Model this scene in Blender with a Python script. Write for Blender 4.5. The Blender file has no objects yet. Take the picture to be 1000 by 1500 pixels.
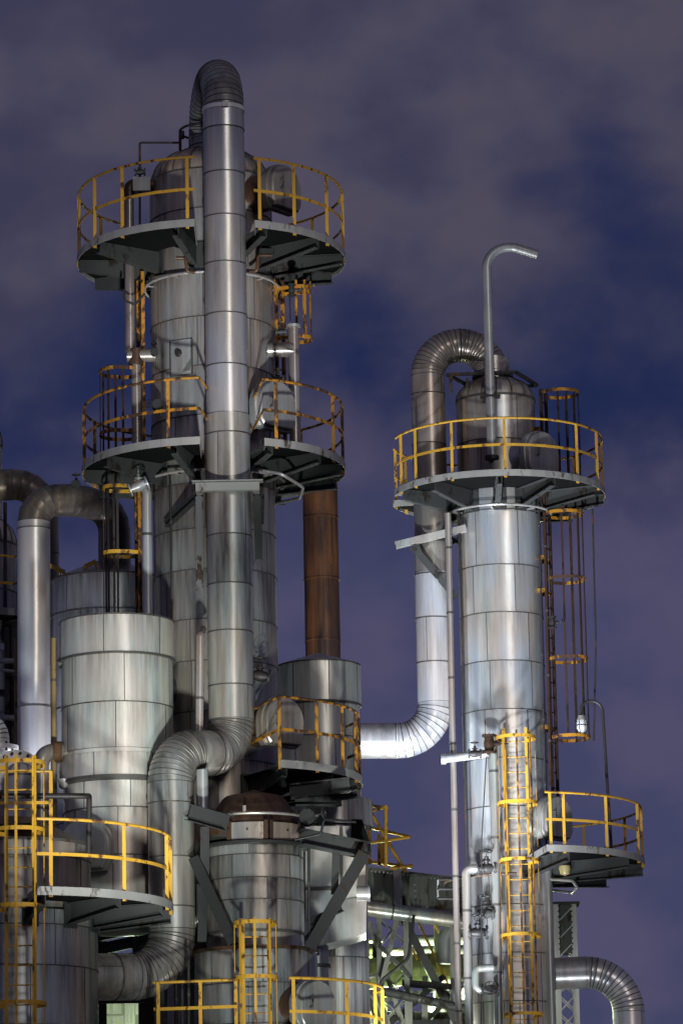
import bpy, math, random
from mathutils import Vector, Matrix
random.seed(7)
R_ = math.radians
SC = bpy.context.scene
COL = SC.collection

# ------------------------------------------------------------------ camera
F = 6000.0
CAM = Vector((0, 0, 2))
ROT = Matrix.Rotation(R_(102.5), 4, 'X') @ Matrix.Rotation(R_(-1.1), 4, 'Z')
R3 = ROT.to_3x3()
cd = bpy.data.cameras.new('camera')
cam = bpy.data.objects.new('camera', cd); COL.objects.link(cam)
cam.matrix_world = Matrix.Translation(CAM) @ ROT
cd.sensor_fit = 'VERTICAL'; cd.sensor_height = 36; cd.lens = F / 1500 * 36
cd.clip_start = 1; cd.clip_end = 6000
SC.camera = cam

def P(px, py, Y):
    d = R3 @ Vector(((px - 500) / F, -(py - 750) / F, -1))
    return CAM + d * (Y / d.y)
def S(Y, py=900):                      # metres per photo pixel at depth Y
    d = R3 @ Vector((0, -(py - 750) / F, -1))
    return (Y / d.y) / F

# ------------------------------------------------------------------ materials
def newmat(name):
    m = bpy.data.materials.new(name); m.use_nodes = True
    nt = m.node_tree; b = nt.nodes['Principled BSDF']
    return m, nt, b
def nd(nt, t, **kw):
    n = nt.nodes.new(t)
    for k, v in kw.items():
        if k.startswith('i_'):
            n.inputs[k[2:].replace('_', ' ')].default_value = v
        else: setattr(n, k, v)
    return n
def noise(nt, vec, scale, sc3=(1, 1, 1), detail=5, rough=.55, off=(0, 0, 0)):
    mp = nd(nt, 'ShaderNodeMapping'); mp.inputs['Scale'].default_value = sc3; mp.inputs['Location'].default_value = off
    nt.links.new(vec, mp.inputs['Vector'])
    n = nd(nt, 'ShaderNodeTexNoise'); n.inputs['Scale'].default_value = scale
    n.inputs['Detail'].default_value = detail; n.inputs['Roughness'].default_value = rough
    nt.links.new(mp.outputs[0], n.inputs['Vector'])
    return n.outputs['Fac']
def math_(nt, op, a, b=None, clamp=False):
    n = nd(nt, 'ShaderNodeMath', operation=op); n.use_clamp = clamp
    for i, v in enumerate((a, b)):
        if v is None: continue
        if isinstance(v, (int, float)): n.inputs[i].default_value = v
        else: nt.links.new(v, n.inputs[i])
    return n.outputs[0]
def ramp(nt, fac, lo, hi):
    n = nd(nt, 'ShaderNodeMapRange'); n.interpolation_type = 'SMOOTHSTEP'
    n.inputs['From Min'].default_value = lo; n.inputs['From Max'].default_value = hi
    nt.links.new(fac, n.inputs['Value']); return n.outputs[0]
def mix(nt, fac, a, b, mode='MIX'):
    n = nd(nt, 'ShaderNodeMix', data_type='RGBA', blend_type=mode)
    for sock, v in ((n.inputs['Factor'], fac), (n.inputs['A'], a), (n.inputs['B'], b)):
        if isinstance(v, (int, float)): sock.default_value = v
        elif isinstance(v, tuple): sock.default_value = (*v, 1) if len(v) == 3 else v
        else: nt.links.new(v, sock)
    return n.outputs['Result']

def clad(name, cool=(.50, .54, .54), warm=(.50, .47, .43), rust=.25, metal=.55, rough=.40, streak=.5, tintk=.16, grime=.5, rcol=(.16, .075, .04)):
    m, nt, b = newmat(name)
    tc = nd(nt, 'ShaderNodeTexCoord').outputs['Object']
    geo = nd(nt, 'ShaderNodeObjectInfo')
    at = nd(nt, 'ShaderNodeAttribute', attribute_name='tint')
    A = noise(nt, tc, 3.0, (1, 1, .10), 6, .6)
    B = noise(nt, tc, 9.0, (1, 1, .05), 4, .6, (3, 7, 1))
    Cn = noise(nt, tc, 1.1, (1, 1, .35), 3, .5, (11, 2, 5))
    D = noise(nt, tc, 2.2, (1, 1, .16), 6, .65, (5, 1, 9))
    E = noise(nt, tc, 20, (1, 1, 1), 4, .6)
    G = noise(nt, tc, 1.6, (1, 1, .22), 5, .6, (21, 8, 2))
    base = mix(nt, ramp(nt, Cn, .36, .64), cool, warm)
    base = mix(nt, math_(nt, 'MULTIPLY', ramp(nt, G, .55, .72), .35), base, (cool[0] * .78, cool[1] * .98, cool[2] * .84))
    v = math_(nt, 'MULTIPLY_ADD', at.outputs['Fac'], tintk); nt.nodes[-1].inputs[2].default_value = 1
    v = math_(nt, 'ADD', v, math_(nt, 'MULTIPLY', math_(nt, 'SUBTRACT', ramp(nt, A, .34, .66), .5), streak * .55))
    v = math_(nt, 'ADD', v, math_(nt, 'MULTIPLY', math_(nt, 'SUBTRACT', ramp(nt, B, .32, .68), .5), streak * .5))
    vat = nd(nt, 'ShaderNodeAttribute', attribute_name='lap')
    B2 = noise(nt, tc, 15.0, (1, 1, .02), 4, .7, (8, 3, 4))
    drip = math_(nt, 'MULTIPLY', math_(nt, 'POWER', vat.outputs['Fac'], 2.5), ramp(nt, B2, .40, .66))
    low = math_(nt, 'MULTIPLY', math_(nt, 'POWER', math_(nt, 'SUBTRACT', 1.0, vat.outputs['Fac']), 9.0), ramp(nt, E, .3, .7))
    v = math_(nt, 'SUBTRACT', v, math_(nt, 'MULTIPLY', math_(nt, 'ADD', drip, math_(nt, 'MULTIPLY', low, .6)), grime * .75))
    v = math_(nt, 'SUBTRACT', v, math_(nt, 'MULTIPLY', ramp(nt, D, .50, .70), grime * .6))
    v = math_(nt, 'MAXIMUM', v, .12)
    hs = noise(nt, tc, 2.6, (1, 1, .12), 4, .6, (31, 4, 7)); hs2 = noise(nt, tc, 4.5, (1, 1, .09), 4, .6, (14, 24, 3))
    cmb = nd(nt, 'ShaderNodeCombineColor')
    for i in range(3): nt.links.new(v, cmb.inputs[i])
    base = mix(nt, 1.0, base, cmb.outputs[0], 'MULTIPLY')
    base = mix(nt, math_(nt, 'MULTIPLY', ramp(nt, hs, .48, .66), .75), base, (1.0, .86, .76), 'MULTIPLY')
    base = mix(nt, math_(nt, 'MULTIPLY', ramp(nt, hs2, .50, .66), .7), base, (.84, .90, 1.0), 'MULTIPLY')
    rf = ramp(nt, math_(nt, 'ADD', math_(nt, 'MULTIPLY', D, .7), math_(nt, 'MULTIPLY', E, .35)), .70 - .22 * rust, .86 - .22 * rust)
    rf = math_(nt, 'MAXIMUM', math_(nt, 'MULTIPLY', rf, min(1, .35 + rust)), math_(nt, 'MULTIPLY', math_(nt, 'MULTIPLY', drip, ramp(nt, G, .45, .6)), min(.8, rust * 1.6)))
    base = mix(nt, rf, base, rcol)
    nt.links.new(base, b.inputs['Base Color'])
    mt = math_(nt, 'MULTIPLY', math_(nt, 'SUBTRACT', 1.0, rf), metal); nt.links.new(mt, b.inputs['Metallic'])
    rg = math_(nt, 'ADD', rough - .19, math_(nt, 'MULTIPLY', A, .24)); rg = math_(nt, 'ADD', rg, math_(nt, 'MULTIPLY', rf, .25))
    nt.links.new(rg, b.inputs['Roughness'])
    bn = noise(nt, tc, 1.7, (1, 1, .7), 2, .4, (1, 1, 1))
    h = math_(nt, 'ADD', math_(nt, 'MULTIPLY', bn, 1.0), math_(nt, 'MULTIPLY', E, .02))
    bp = nd(nt, 'ShaderNodeBump'); bp.inputs['Strength'].default_value = .35; bp.inputs['Distance'].default_value = .03
    nt.links.new(h, bp.inputs['Height']); nt.links.new(bp.outputs[0], b.inputs['Normal'])
    return m

def paint(name, col, rustcol=(.07, .03, .018), amt=.3, scale=9, metal=0.0, rough=.45, var=.3, zs=.5, spec=.4):
    m, nt, b = newmat(name); b.inputs['Specular IOR Level'].default_value = spec
    tc = nd(nt, 'ShaderNodeTexCoord').outputs['Object']
    A = noise(nt, tc, scale, (1, 1, zs), 6, .65)
    B = noise(nt, tc, scale * .3, (1, 1, zs), 3, .5, (4, 4, 2))
    v = math_(nt, 'ADD', 1 - var / 2, math_(nt, 'MULTIPLY', B, var))
    cmb = nd(nt, 'ShaderNodeCombineColor')
    for i in range(3): nt.links.new(v, cmb.inputs[i])
    base = mix(nt, 1.0, col, cmb.outputs[0], 'MULTIPLY')
    s = math_(nt, 'ADD', math_(nt, 'MULTIPLY', A, .6), math_(nt, 'MULTIPLY', B, .4))
    f = ramp(nt, s, .62 - .2 * amt, .70 - .2 * amt)
    base = mix(nt, f, base, rustcol)
    nt.links.new(base, b.inputs['Base Color'])
    b.inputs['Metallic'].default_value = metal
    nt.links.new(math_(nt, 'ADD', rough, math_(nt, 'MULTIPLY', f, .35)), b.inputs['Roughness'])
    bp = nd(nt, 'ShaderNodeBump'); bp.inputs['Strength'].default_value = .25; bp.inputs['Distance'].default_value = .004
    nt.links.new(A, bp.inputs['Height']); nt.links.new(bp.outputs[0], b.inputs['Normal'])
    return m

M = {}
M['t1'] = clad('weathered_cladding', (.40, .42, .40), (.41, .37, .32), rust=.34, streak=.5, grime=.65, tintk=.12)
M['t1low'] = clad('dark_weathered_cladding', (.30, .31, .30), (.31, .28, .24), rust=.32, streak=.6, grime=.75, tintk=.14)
M['dome'] = clad('stained_dome', (.37, .35, .32), (.36, .29, .22), rust=.75, streak=.7, grime=.8, metal=.35, rcol=(.10, .055, .032))
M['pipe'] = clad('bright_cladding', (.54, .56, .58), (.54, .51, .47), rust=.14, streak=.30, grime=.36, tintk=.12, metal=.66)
M['pipelow'] = clad('shaded_stained_cladding', (.36, .38, .36), (.38, .35, .30), rust=.40, streak=.8, grime=.7)  # rust and stains, plus shade on the lower run put into a darker colour
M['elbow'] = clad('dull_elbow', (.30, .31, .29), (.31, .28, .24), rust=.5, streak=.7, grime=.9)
M['elbowdark'] = clad('dark_elbow', (.15, .14, .13), (.17, .14, .11), rust=.65, streak=.8, grime=.9, rcol=(.07, .04, .025))
M['tank'] = clad('pale_tank_cladding', (.50, .56, .52), (.56, .52, .47), rust=.24, streak=.33, grime=.42, tintk=.12, metal=.42)
M['tankdark'] = clad('grey_tank_cladding', (.36, .40, .41), (.36, .36, .34), rust=.12, streak=.7, grime=.7)
M['vessel'] = clad('patched_vessel_cladding', (.36, .40, .38), (.38, .35, .32), rust=.28, streak=.6, grime=.6, tintk=.30)
M['t2'] = clad('clean_column_cladding', (.53, .60, .65), (.58, .55, .50), rust=.16, streak=.28, grime=.32, tintk=.10, metal=.6)
M['t2top'] = clad('rust_streaked_cladding', (.44, .45, .44), (.42, .35, .28), rust=.6, streak=.7, grime=.7, rcol=(.15, .07, .035))
M['t2pipe'] = clad('silver_pipe', (.56, .58, .62), (.54, .50, .47), rust=.22, streak=.5, grime=.5)
M['t2bend'] = clad('rusting_bend', (.36, .34, .32), (.34, .28, .24), rust=.55, streak=.6, grime=.8)
M['zinc'] = clad('galvanised_steel', (.40, .42, .43), (.42, .40, .37), rust=.2, metal=.4, rough=.45, streak=.4)
M['dark'] = paint('grey_green_steel', (.032, .034, .034), (.035, .02, .014), amt=.4, metal=.25, rough=.5)
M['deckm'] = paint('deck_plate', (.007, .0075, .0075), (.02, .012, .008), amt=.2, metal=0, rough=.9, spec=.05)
M['toe'] = paint('toe_plate_steel', (.33, .33, .31), (.07, .05, .04), amt=.42, metal=.3, rough=.5, scale=6, var=.6)
M['brk'] = paint('bracket_steel', (.045, .048, .047), (.02, .015, .012), amt=.42, metal=.1, rough=.6, scale=5, var=.7, spec=.25)
M['girder'] = paint('girder_steel', (.21, .22, .20), (.07, .05, .035), amt=.4, metal=.25, rough=.55, scale=3, var=.7)
M['rustbar'] = paint('rusted_bar', (.035, .018, .010), (.016, .010, .008), amt=.5, scale=5, rough=.7, spec=.2)
M['black'] = paint('black_steel', (.022, .02, .02), amt=.4, rough=.5)
M['yel'] = paint('yellow_paint', (.54, .30, .028), (.085, .038, .015), amt=.46, scale=7, var=.6)
M['yelr'] = paint('rusted_yellow_paint', (.42, .19, .014), (.05, .024, .013), amt=.78, scale=7, var=.6)
M['ochre'] = paint('ochre_conduit', (.19, .13, .05), (.07, .04, .02), amt=.5, scale=5)
M['rust'] = clad('rusty_stack', (.030, .012, .007), (.12, .046, .013), rust=.6, metal=.05, rough=.65, streak=1.2, grime=.9, rcol=(.016, .007, .005))
M['rustcone'] = clad('rusty_cone', (.10, .055, .032), (.06, .033, .021), rust=.7, metal=.25, rough=.5, streak=1.0, grime=.8, rcol=(.05, .022, .012))
M['seam'] = paint('seam_joint', (.085, .082, .075), (.05, .03, .02), amt=.35, metal=.4, rough=.5)
M['seaml'] = paint('pale_seam', (.24, .24, .23), (.10, .06, .04), amt=.3, metal=.4, rough=.45)
M['white'] = paint('white_coating', (.72, .72, .72), (.25, .2, .17), amt=.1, metal=.1, rough=.35)
M['green'] = clad('green_light_tint', (.30, .36, .12), (.30, .33, .14), rust=.15, metal=.15, rough=.5, streak=.4)  # green lamplight is put into this base colour
M['glass'] = newmat('lamp_glass')[0]
_b = M['glass'].node_tree.nodes['Principled BSDF']; _b.inputs['Base Color'].default_value = (.75, .78, .78, 1); _b.inputs['Roughness'].default_value = .15; _b.inputs['Transmission Weight'].default_value = .4
M['conc'] = paint('concrete', (.25, .25, .24), (.14, .13, .12), amt=.3, scale=.8, rough=.85, zs=1)
M['wall'] = paint('cream_wall', (.52, .52, .42), (.3, .28, .2), amt=.1, scale=2, rough=.7)
m, nt, b = newmat('lit_window'); b.inputs['Base Color'].default_value = (.6, .65, .5, 1)
b.inputs['Emission Color'].default_value = (.80, .95, .55, 1); b.inputs['Emission Strength'].default_value = .10; M['win'] = m
m, nt, b = newmat('lamp_lens'); b.inputs['Base Color'].default_value = (.8, .8, .7, 1)
b.inputs['Base Color'].default_value = (.42, .36, .16, 1); b.inputs['Roughness'].default_value = .2; M['lens'] = m

# ------------------------------------------------------------------ mesh builder
ORG = {}
class MB:
    def __init__(s): s.v = []; s.f = []; s.mi = []; s.t = []; s.lap = {}
    def face(s, idx, mi=0, t=0.0): s.f.append(idx); s.mi.append(mi); s.t.append(t)
    def add(s, vs): n = len(s.v); s.v += [Vector(x) for x in vs]; return n
    def box(s, c, ax, ay, az, mi=0, t=0.0):
        c = Vector(c); n = s.add([c + ax * i + ay * j + az * k for k in (-1, 1) for j in (-1, 1) for i in (-1, 1)])
        for q in ((0, 2, 3, 1), (4, 5, 7, 6), (0, 1, 5, 4), (2, 6, 7, 3), (0, 4, 6, 2), (1, 3, 7, 5)):
            s.face([n + a for a in q], mi, t)
        return s
    def beam(s, p0, p1, w, h, up=(0, 0, 1), mi=0, h1=None):
        p0, p1 = Vector(p0), Vector(p1); d = (p1 - p0); L = d.length; d.normalize()
        up = Vector(up)
        if abs(d.dot(up)) > .98: up = Vector((0, 1, 0))
        x = d.cross(up).normalized(); z = x.cross(d).normalized()
        if h1 is None: return s.box((p0 + p1) / 2, d * L / 2, x * w / 2, z * h / 2, mi)
        n = s.add([p0 + x * i * w / 2 + (z * 0 if k else -z * h) for k in (0, 1) for i in (-1, 1)] + [p1 + x * i * w / 2 + (z * 0 if k else -z * h1) for k in (0, 1) for i in (-1, 1)])
        for q in ((0, 1, 3, 2), (4, 6, 7, 5), (0, 4, 5, 1), (2, 3, 7, 6), (0, 2, 6, 4), (1, 5, 7, 3)): s.face([n + a for a in q], mi)
        return s
    def ibeam(s, p0, p1, w, h, up=(0, 0, 1), t=.02, kind='I'):
        p0, p1 = Vector(p0), Vector(p1); d = (p1 - p0).normalized(); up = Vector(up)
        if abs(d.dot(up)) > .98: up = Vector((0, 1, 0))
        x = d.cross(up).normalized(); z = x.cross(d).normalized()
        o = z * (h / 2 - t / 2)
        s.beam(p0 + o, p1 + o, w, t, z); s.beam(p0 - o, p1 - o, w, t, z)
        wx = x * (w / 2 - t / 2) if kind == 'C' else Vector((0, 0, 0))
        s.beam(p0 + wx, p1 + wx, t, h - 2 * t, z); return s
    def rings(s, cs, ts, rs, n=20, mis=None, caps=(True, True), tints=None):
        cs = [Vector(c) for c in cs]; ts = [Vector(t).normalized() for t in ts]
        x = ts[0].orthogonal().normalized()
        if abs(ts[0].z) < .9: x = ts[0].cross(Vector((0, 0, 1))).normalized()
        base = None; prev = None
        for i, (c, t, r) in enumerate(zip(cs, ts, rs)):
            if prev is not None: x = (x - t * x.dot(t)).normalized()
            y = t.cross(x)
            k = s.add([c + (x * math.cos(2 * math.pi * j / n) + y * math.sin(2 * math.pi * j / n)) * r for j in range(n)])
            if prev is not None:
                mi = mis[i - 1] if mis else 0; tn = tints[i - 1] if tints else 0.0
                for j in range(n):
                    j2 = (j + 1) % n; s.face([prev + j, prev + j2, k + j2, k + j], mi, tn)
            elif caps[0]: s.face([k + j for j in range(n)][::-1], mis[0] if mis else 0)
            prev = k
        if caps[1]: s.face([prev + j for j in range(n)], mis[-1] if mis else 0)
        return s
    def tube(s, pts, r, n=10, mi=0, caps=True):
        pts = [Vector(p) for p in pts]; ts = []
        for i in range(len(pts)):
            a = (pts[i] - pts[i - 1]).normalized() if i else None; b = (pts[i + 1] - pts[i]).normalized() if i < len(pts) - 1 else None
            ts.append(a if b is None else b if a is None else (a + b))
        return s.rings(pts, ts, [r] * len(pts), n, None if not mi else [mi] * (len(pts)), (caps, caps))
    def cyl(s, p0, p1, r0, r1=None, n=20, mi=0):
        d = Vector(p1) - Vector(p0)
        return s.rings([p0, p1], [d, d], [r0, r0 if r1 is None else r1], n, [mi, mi])
    def rev(s, xy, prof, n=48, a0=0, a1=None, mis=None, tint=None, laps=None):   # prof: [(r, z)]
        full = a1 is None; a1 = 2 * math.pi + a0 if full else a1
        prev = None
        for i, (r, z) in enumerate(prof):
            m_ = n if full else n + 1
            k = s.add([(xy[0] + r * math.cos(a0 + (a1 - a0) * j / n), xy[1] + r * math.sin(a0 + (a1 - a0) * j / n), z) for j in range(m_)])
            if laps: s.lap.update({k + j: laps[i] for j in range(m_)})
            if prev is not None:
                for j in range(n):
                    j2 = (j + 1) % m_ if full else j + 1
                    s.face([prev + j, prev + j2, k + j2, k + j], mis[min(i - 1, len(mis) - 1)] if mis else 0, tint or 0.0)
            prev = k
        return s
    def torus(s, c, axis, R, r, n=24, k=8, a0=0, a1=None, mi=0):
        axis = Vector(axis).normalized(); x = axis.orthogonal().normalized(); y = axis.cross(x); c = Vector(c)
        full = a1 is None; a1 = a0 + 2 * math.pi if full else a1
        pts = [c + (x * math.cos(a0 + (a1 - a0) * i / n) + y * math.sin(a0 + (a1 - a0) * i / n)) * R for i in range(n + 1)]
        ts = [-x * math.sin(a0 + (a1 - a0) * i / n) + y * math.cos(a0 + (a1 - a0) * i / n) for i in range(n + 1)]
        return s.rings(pts, ts, [r] * (n + 1), k, None if not mi else [mi] * (n + 1), (not full, not full))
    def build(s, name, mats, parent=None, org=None, label=None, angle=38):
        if org is None: org = ORG[parent] if parent else Vector((0, 0, 0))
        if not isinstance(mats, (list, tuple)): mats = [mats]
        me = bpy.data.meshes.new(name)
        me.from_pydata([v - org for v in s.v], [], s.f)
        for mm in mats: me.materials.append(mm)
        nm = len(mats)
        me.polygons.foreach_set('material_index', [min(i, nm - 1) for i in s.mi])
        a = me.attributes.new('tint', 'FLOAT', 'FACE'); a.data.foreach_set('value', s.t)
        a = me.attributes.new('lap', 'FLOAT', 'POINT'); a.data.foreach_set('value', [s.lap.get(i, .35) for i in range(len(s.v))])
        me.polygons.foreach_set('use_smooth', [True] * len(s.f))
        me.validate(); me.update()
        me.set_sharp_from_angle(angle=R_(angle))
        o = bpy.data.objects.new(name, me); COL.objects.link(o)
        if parent: o.parent = parent; o.location = (0, 0, 0)
        else: o.location = org
        ORG[o] = Vector(org)
        if label: o['label'] = label
        return o

def thing(name, label, cat, loc, group=None):
    o = bpy.data.objects.new(name, None); COL.objects.link(o); o.location = loc; o.empty_display_size = .3
    ORG[o] = Vector(loc); tag(o, label, cat, group); return o
def tag(o, label, cat, group=None):
    o['label'] = label; o['category'] = cat
    if group: o['group'] = group
    return o
def struct(o): o['kind'] = 'structure'; return o
def one(name, mb, mat, label, cat, group=None):    # a thing that is one mesh
    xs = [v.x for v in mb.v]; ys = [v.y for v in mb.v]; zs = [v.z for v in mb.v]
    o = mb.build(name, mat, None, Vector(((min(xs) + max(xs)) / 2, (min(ys) + max(ys)) / 2, min(zs))))
    return tag(o, label, cat, group)

# ------------------------------------------------------------------ generators
def shell(mb, xy, z0, z1, r, seams, nsect=6, seam_w=.016, phase=None, vseam=True, n=72, tv=1.0):
    """sheet-metal jacket: rings of panels, each with its own tint, proud laps and seams"""
    zs = [z0] + sorted(z for z in seams if z0 + .05 < z < z1 - .05) + [z1]
    for a, bb in zip(zs, zs[1:]):
        ph = random.uniform(0, 6.28) if phase is None else phase
        per = n // nsect
        for k in range(nsect):
            t = random.uniform(-1, 1) * tv; dr = random.uniform(-.002, .002)
            a0 = ph + 2 * math.pi * k / nsect; a1 = ph + 2 * math.pi * (k + 1) / nsect
            mb.rev(xy, [(r + .006 + dr, a), (r + dr, bb)], per, a0, a1, None, t, (0, 1))
            if vseam:
                c, sn = math.cos(a0), math.sin(a0); cx, cy = xy[0] + (r + .005) * c, xy[1] + (r + .005) * sn
                mb.box((cx, cy, (a + bb) / 2), Vector((c, sn, 0)) * .004, Vector((-sn, c, 0)) * seam_w * .42, Vector((0, 0, (bb - a) / 2)), 1)
        if bb != z1:
            mb.rev(xy, [(r, bb - seam_w / 2), (r + .012, bb - seam_w / 2), (r + .012, bb + seam_w / 2), (r, bb + seam_w / 2)], n, mis=[1, 1, 1])
    return mb

def dome(mb, xy, z, r, h, gores=18, n=72, top=0.0):
    st = 10
    pr = [(r * math.cos(i / st * math.pi / 2) ** .75 if i < st else top, z + h * math.sin(i / st * math.pi / 2)) for i in range(st + 1)]
    pr[-1] = (max(top, .001), z + h)
    for k in range(gores):
        a0 = 2 * math.pi * k / gores; a1 = 2 * math.pi * (k + 1) / gores
        mb.rev(xy, pr, max(2, n // gores), a0, a1, None, random.uniform(-1, 1))
        c, sn = math.cos(a0), math.sin(a0)
        mb.tube([(xy[0] + (q[0] + .004) * c, xy[1] + (q[0] + .004) * sn, q[1] + .004) for q in pr], .011, 5, 1)
    mb.rev(xy, [(r, z - .02), (r + .014, z - .02), (r + .014, z + .02), (r, z + .02)], n, mis=[1, 1, 1])
    return mb

def fillet(pts, rad):
    pts = [Vector(p) for p in pts]; out = []; cur = pts[0]
    if isinstance(rad, (int, float)): rad = [rad] * (len(pts) - 2)
    for i in range(1, len(pts) - 1):
        a = (pts[i] - pts[i - 1]).normalized(); b_ = (pts[i + 1] - pts[i]).normalized(); th = a.angle(b_)
        d = rad[i - 1] * math.tan(th / 2)
        p0 = pts[i] - a * d; nrm = (b_ - a * b_.dot(a)).normalized(); c = p0 + nrm * rad[i - 1]
        out.append(('S', cur, p0, None, None))
        out.append(('B', c, a, nrm, (rad[i - 1], th))); cur = pts[i] + b_ * d
    out.append(('S', cur, pts[-1], None, None)); return out
def arcpts(seg, n):
    _, c, a, nrm, (R, th) = seg
    ps = []; ts = []
    for i in range(n + 1):
        f = th * i / n
        ps.append(c - nrm * R * math.cos(f) + a * R * math.sin(f)); ts.append(a * math.cos(f) + nrm * math.sin(f))
    return ps, ts
def pathpts(pts, rad, n=6):
    o = []
    for s_ in fillet(pts, rad):
        if s_[0] == 'S': o += [s_[1], s_[2]]
        else: o += arcpts(s_, n)[0][1:-1]
    res = [o[0]]
    for p in o[1:]:
        if (p - res[-1]).length > 1e-4: res.append(p)
    return res
def bigpipe(root, pts, rad, r, mat_s, mat_b, gores=12, seam=.8, n=32, mats_seg=None, ridge=.035, lobster=False, vs=True, seamoff=.4):
    k = 0
    for s_ in fillet(pts, rad):
        mb = MB()
        if s_[0] == 'S':
            p0, p1 = s_[1], s_[2]; L = (p1 - p0).length
            if L < .02: continue
            d = (p1 - p0) / L
            cuts = [0]; x = seamoff * seam
            while x < L - .1: cuts.append(x); x += seam * random.uniform(.92, 1.08)
            cuts.append(L)
            for a, b_ in zip(cuts, cuts[1:]):
                t = random.uniform(-1, 1)
                mb.rings([p0 + d * a, p0 + d * b_], [d, d], [r, r + .004], n, None, (False, False), [t])
                if b_ < L: mb.rings([p0 + d * (b_ - .009), p0 + d * (b_ - .009), p0 + d * (b_ + .009), p0 + d * (b_ + .009)], [d] * 4, [r, r + .012, r + .012, r], n, [1, 1, 1, 1], (False, False))
                if vs:
                    x_ = d.cross(Vector((0, 0, 1))) if abs(d.z) < .9 else Vector((1, 0, 0)); y_ = d.cross(x_.normalized())
                    an = random.choice((-.5, .25, .7, 2.0, 3.5)) ; w = x_.normalized() * math.cos(an) + y_ * math.sin(an)
                    mb.beam(p0 + d * a + w * (r + .003), p0 + d * b_ + w * (r + .003), .010, .006, w, 1)
            mm = mats_seg[k] if mats_seg else mat_s
            mb.build('straight_section', [mm, M['seam']], root); k += 1
        else:
            th = s_[4][1]; g = max(2, round(gores * th / (math.pi / 2)))
            ps, ts = arcpts(s_, g)
            cs, tt, rr, mi, tn = [], [], [], [], []
            e = .010
            for i, (p, t) in enumerate(zip(ps, ts)):
                if 0 < i < g and not lobster: q_ = random.uniform(-.12, .12) * (ps[1] - ps[0]).length; p = p + t * q_; t = (t + Vector((random.uniform(-.02, .02), random.uniform(-.02, .02), random.uniform(-.02, .02)))).normalized()
                tv = random.uniform(-1, 1)
                if i: cs.append(p - t * e); tt.append(t); rr.append(r); mi.append(0); tn.append(tv)
                cs.append(p); tt.append(t); rr.append(r * (1 + ridge * random.uniform(.45, 1.3)) if not lobster else r * 1.006); mi.append(1); tn.append(0)
                if i < g: cs.append(p + t * e); tt.append(t); rr.append(r); mi.append(1); tn.append(0)
            mb.rings(cs, tt, rr, n, mi[1:] + [0], (False, False), tn[1:] + [0])
            mb.build('elbow', [mat_b, M['seam']], root, angle=24)
    return root
def flange(mb, p, d, r, t=.05, bolts=0, mi=0):
    d = Vector(d).normalized(); p = Vector(p)
    mb.rings([p - d * t / 2, p - d * t / 2, p + d * t / 2, p + d * t / 2], [d] * 4, [.001, r, r, .001], 28, [mi] * 4, (False, False))
    if bolts:
        x = d.orthogonal().normalized(); y = d.cross(x)
        for i in range(bolts):
            a = 2 * math.pi * i / bolts; q = p + (x * math.cos(a) + y * math.sin(a)) * r * .86
            mb.cyl(q - d * t * 1.1, q + d * t * 1.1, r * .06, n=6, mi=1)
    return mb
def smallpipe(name, pts, r, mat, label, rad=.12, n=10, group=None, bands=True, cat='pipe'):
    mb = MB(); pp = pathpts(pts, rad, 6) if len(pts) > 2 else [Vector(p) for p in pts]
    mb.tube(pp, r, n)
    if bands:
        for a, b_ in zip(pp, pp[1:]):
            L = (b_ - a).length; d = (b_ - a).normalized() if L > 0 else None
            x = .7
            while L > 1.0 and x < L - .2:
                mb.rings([a + d * (x - .02), a + d * (x - .02), a + d * (x + .02), a + d * (x + .02)], [d] * 4, [r, r * 1.10, r * 1.10, r], n, [1] * 4, (False, False)); x += 1.3
    return one(name, mb, [mat, M['seam']], label, cat, group)

def railing(root, path, posts, h, mt, mtp=None, mid=.5, name='guard_rail', toe=False, drop=.12):
    """guard rail: posts, top rail and mid rail; path/posts at deck level"""
    path = [Vector(p) for p in path]
    mb = MB(); mb.tube([p + Vector((0, 0, h)) for p in path], .023, 8)
    rl = mb.build('top_rail', mt, root)
    mb = MB(); zv = Vector((0, 0, h * mid))
    for a, b_ in zip(path, path[1:]): mb.beam(a + zv, b_ + zv, .012, .05)
    mb.build('mid_rail', mt, root)
    for p in posts:
        mb = MB(); p = Vector(p)
        mb.box(p + Vector((0, 0, (h - drop) / 2)), Vector((.027, 0, 0)), Vector((0, .006, 0)), Vector((0, 0, (h + drop) / 2 - .004)))
        mb.box(p + Vector((.022, .036, (h - drop) / 2)), Vector((.0055, 0, 0)), Vector((0, .030, 0)), Vector((0, 0, (h + drop) / 2 - .006)))
        mb.build('rail_post', mtp or mt, root)

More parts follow.
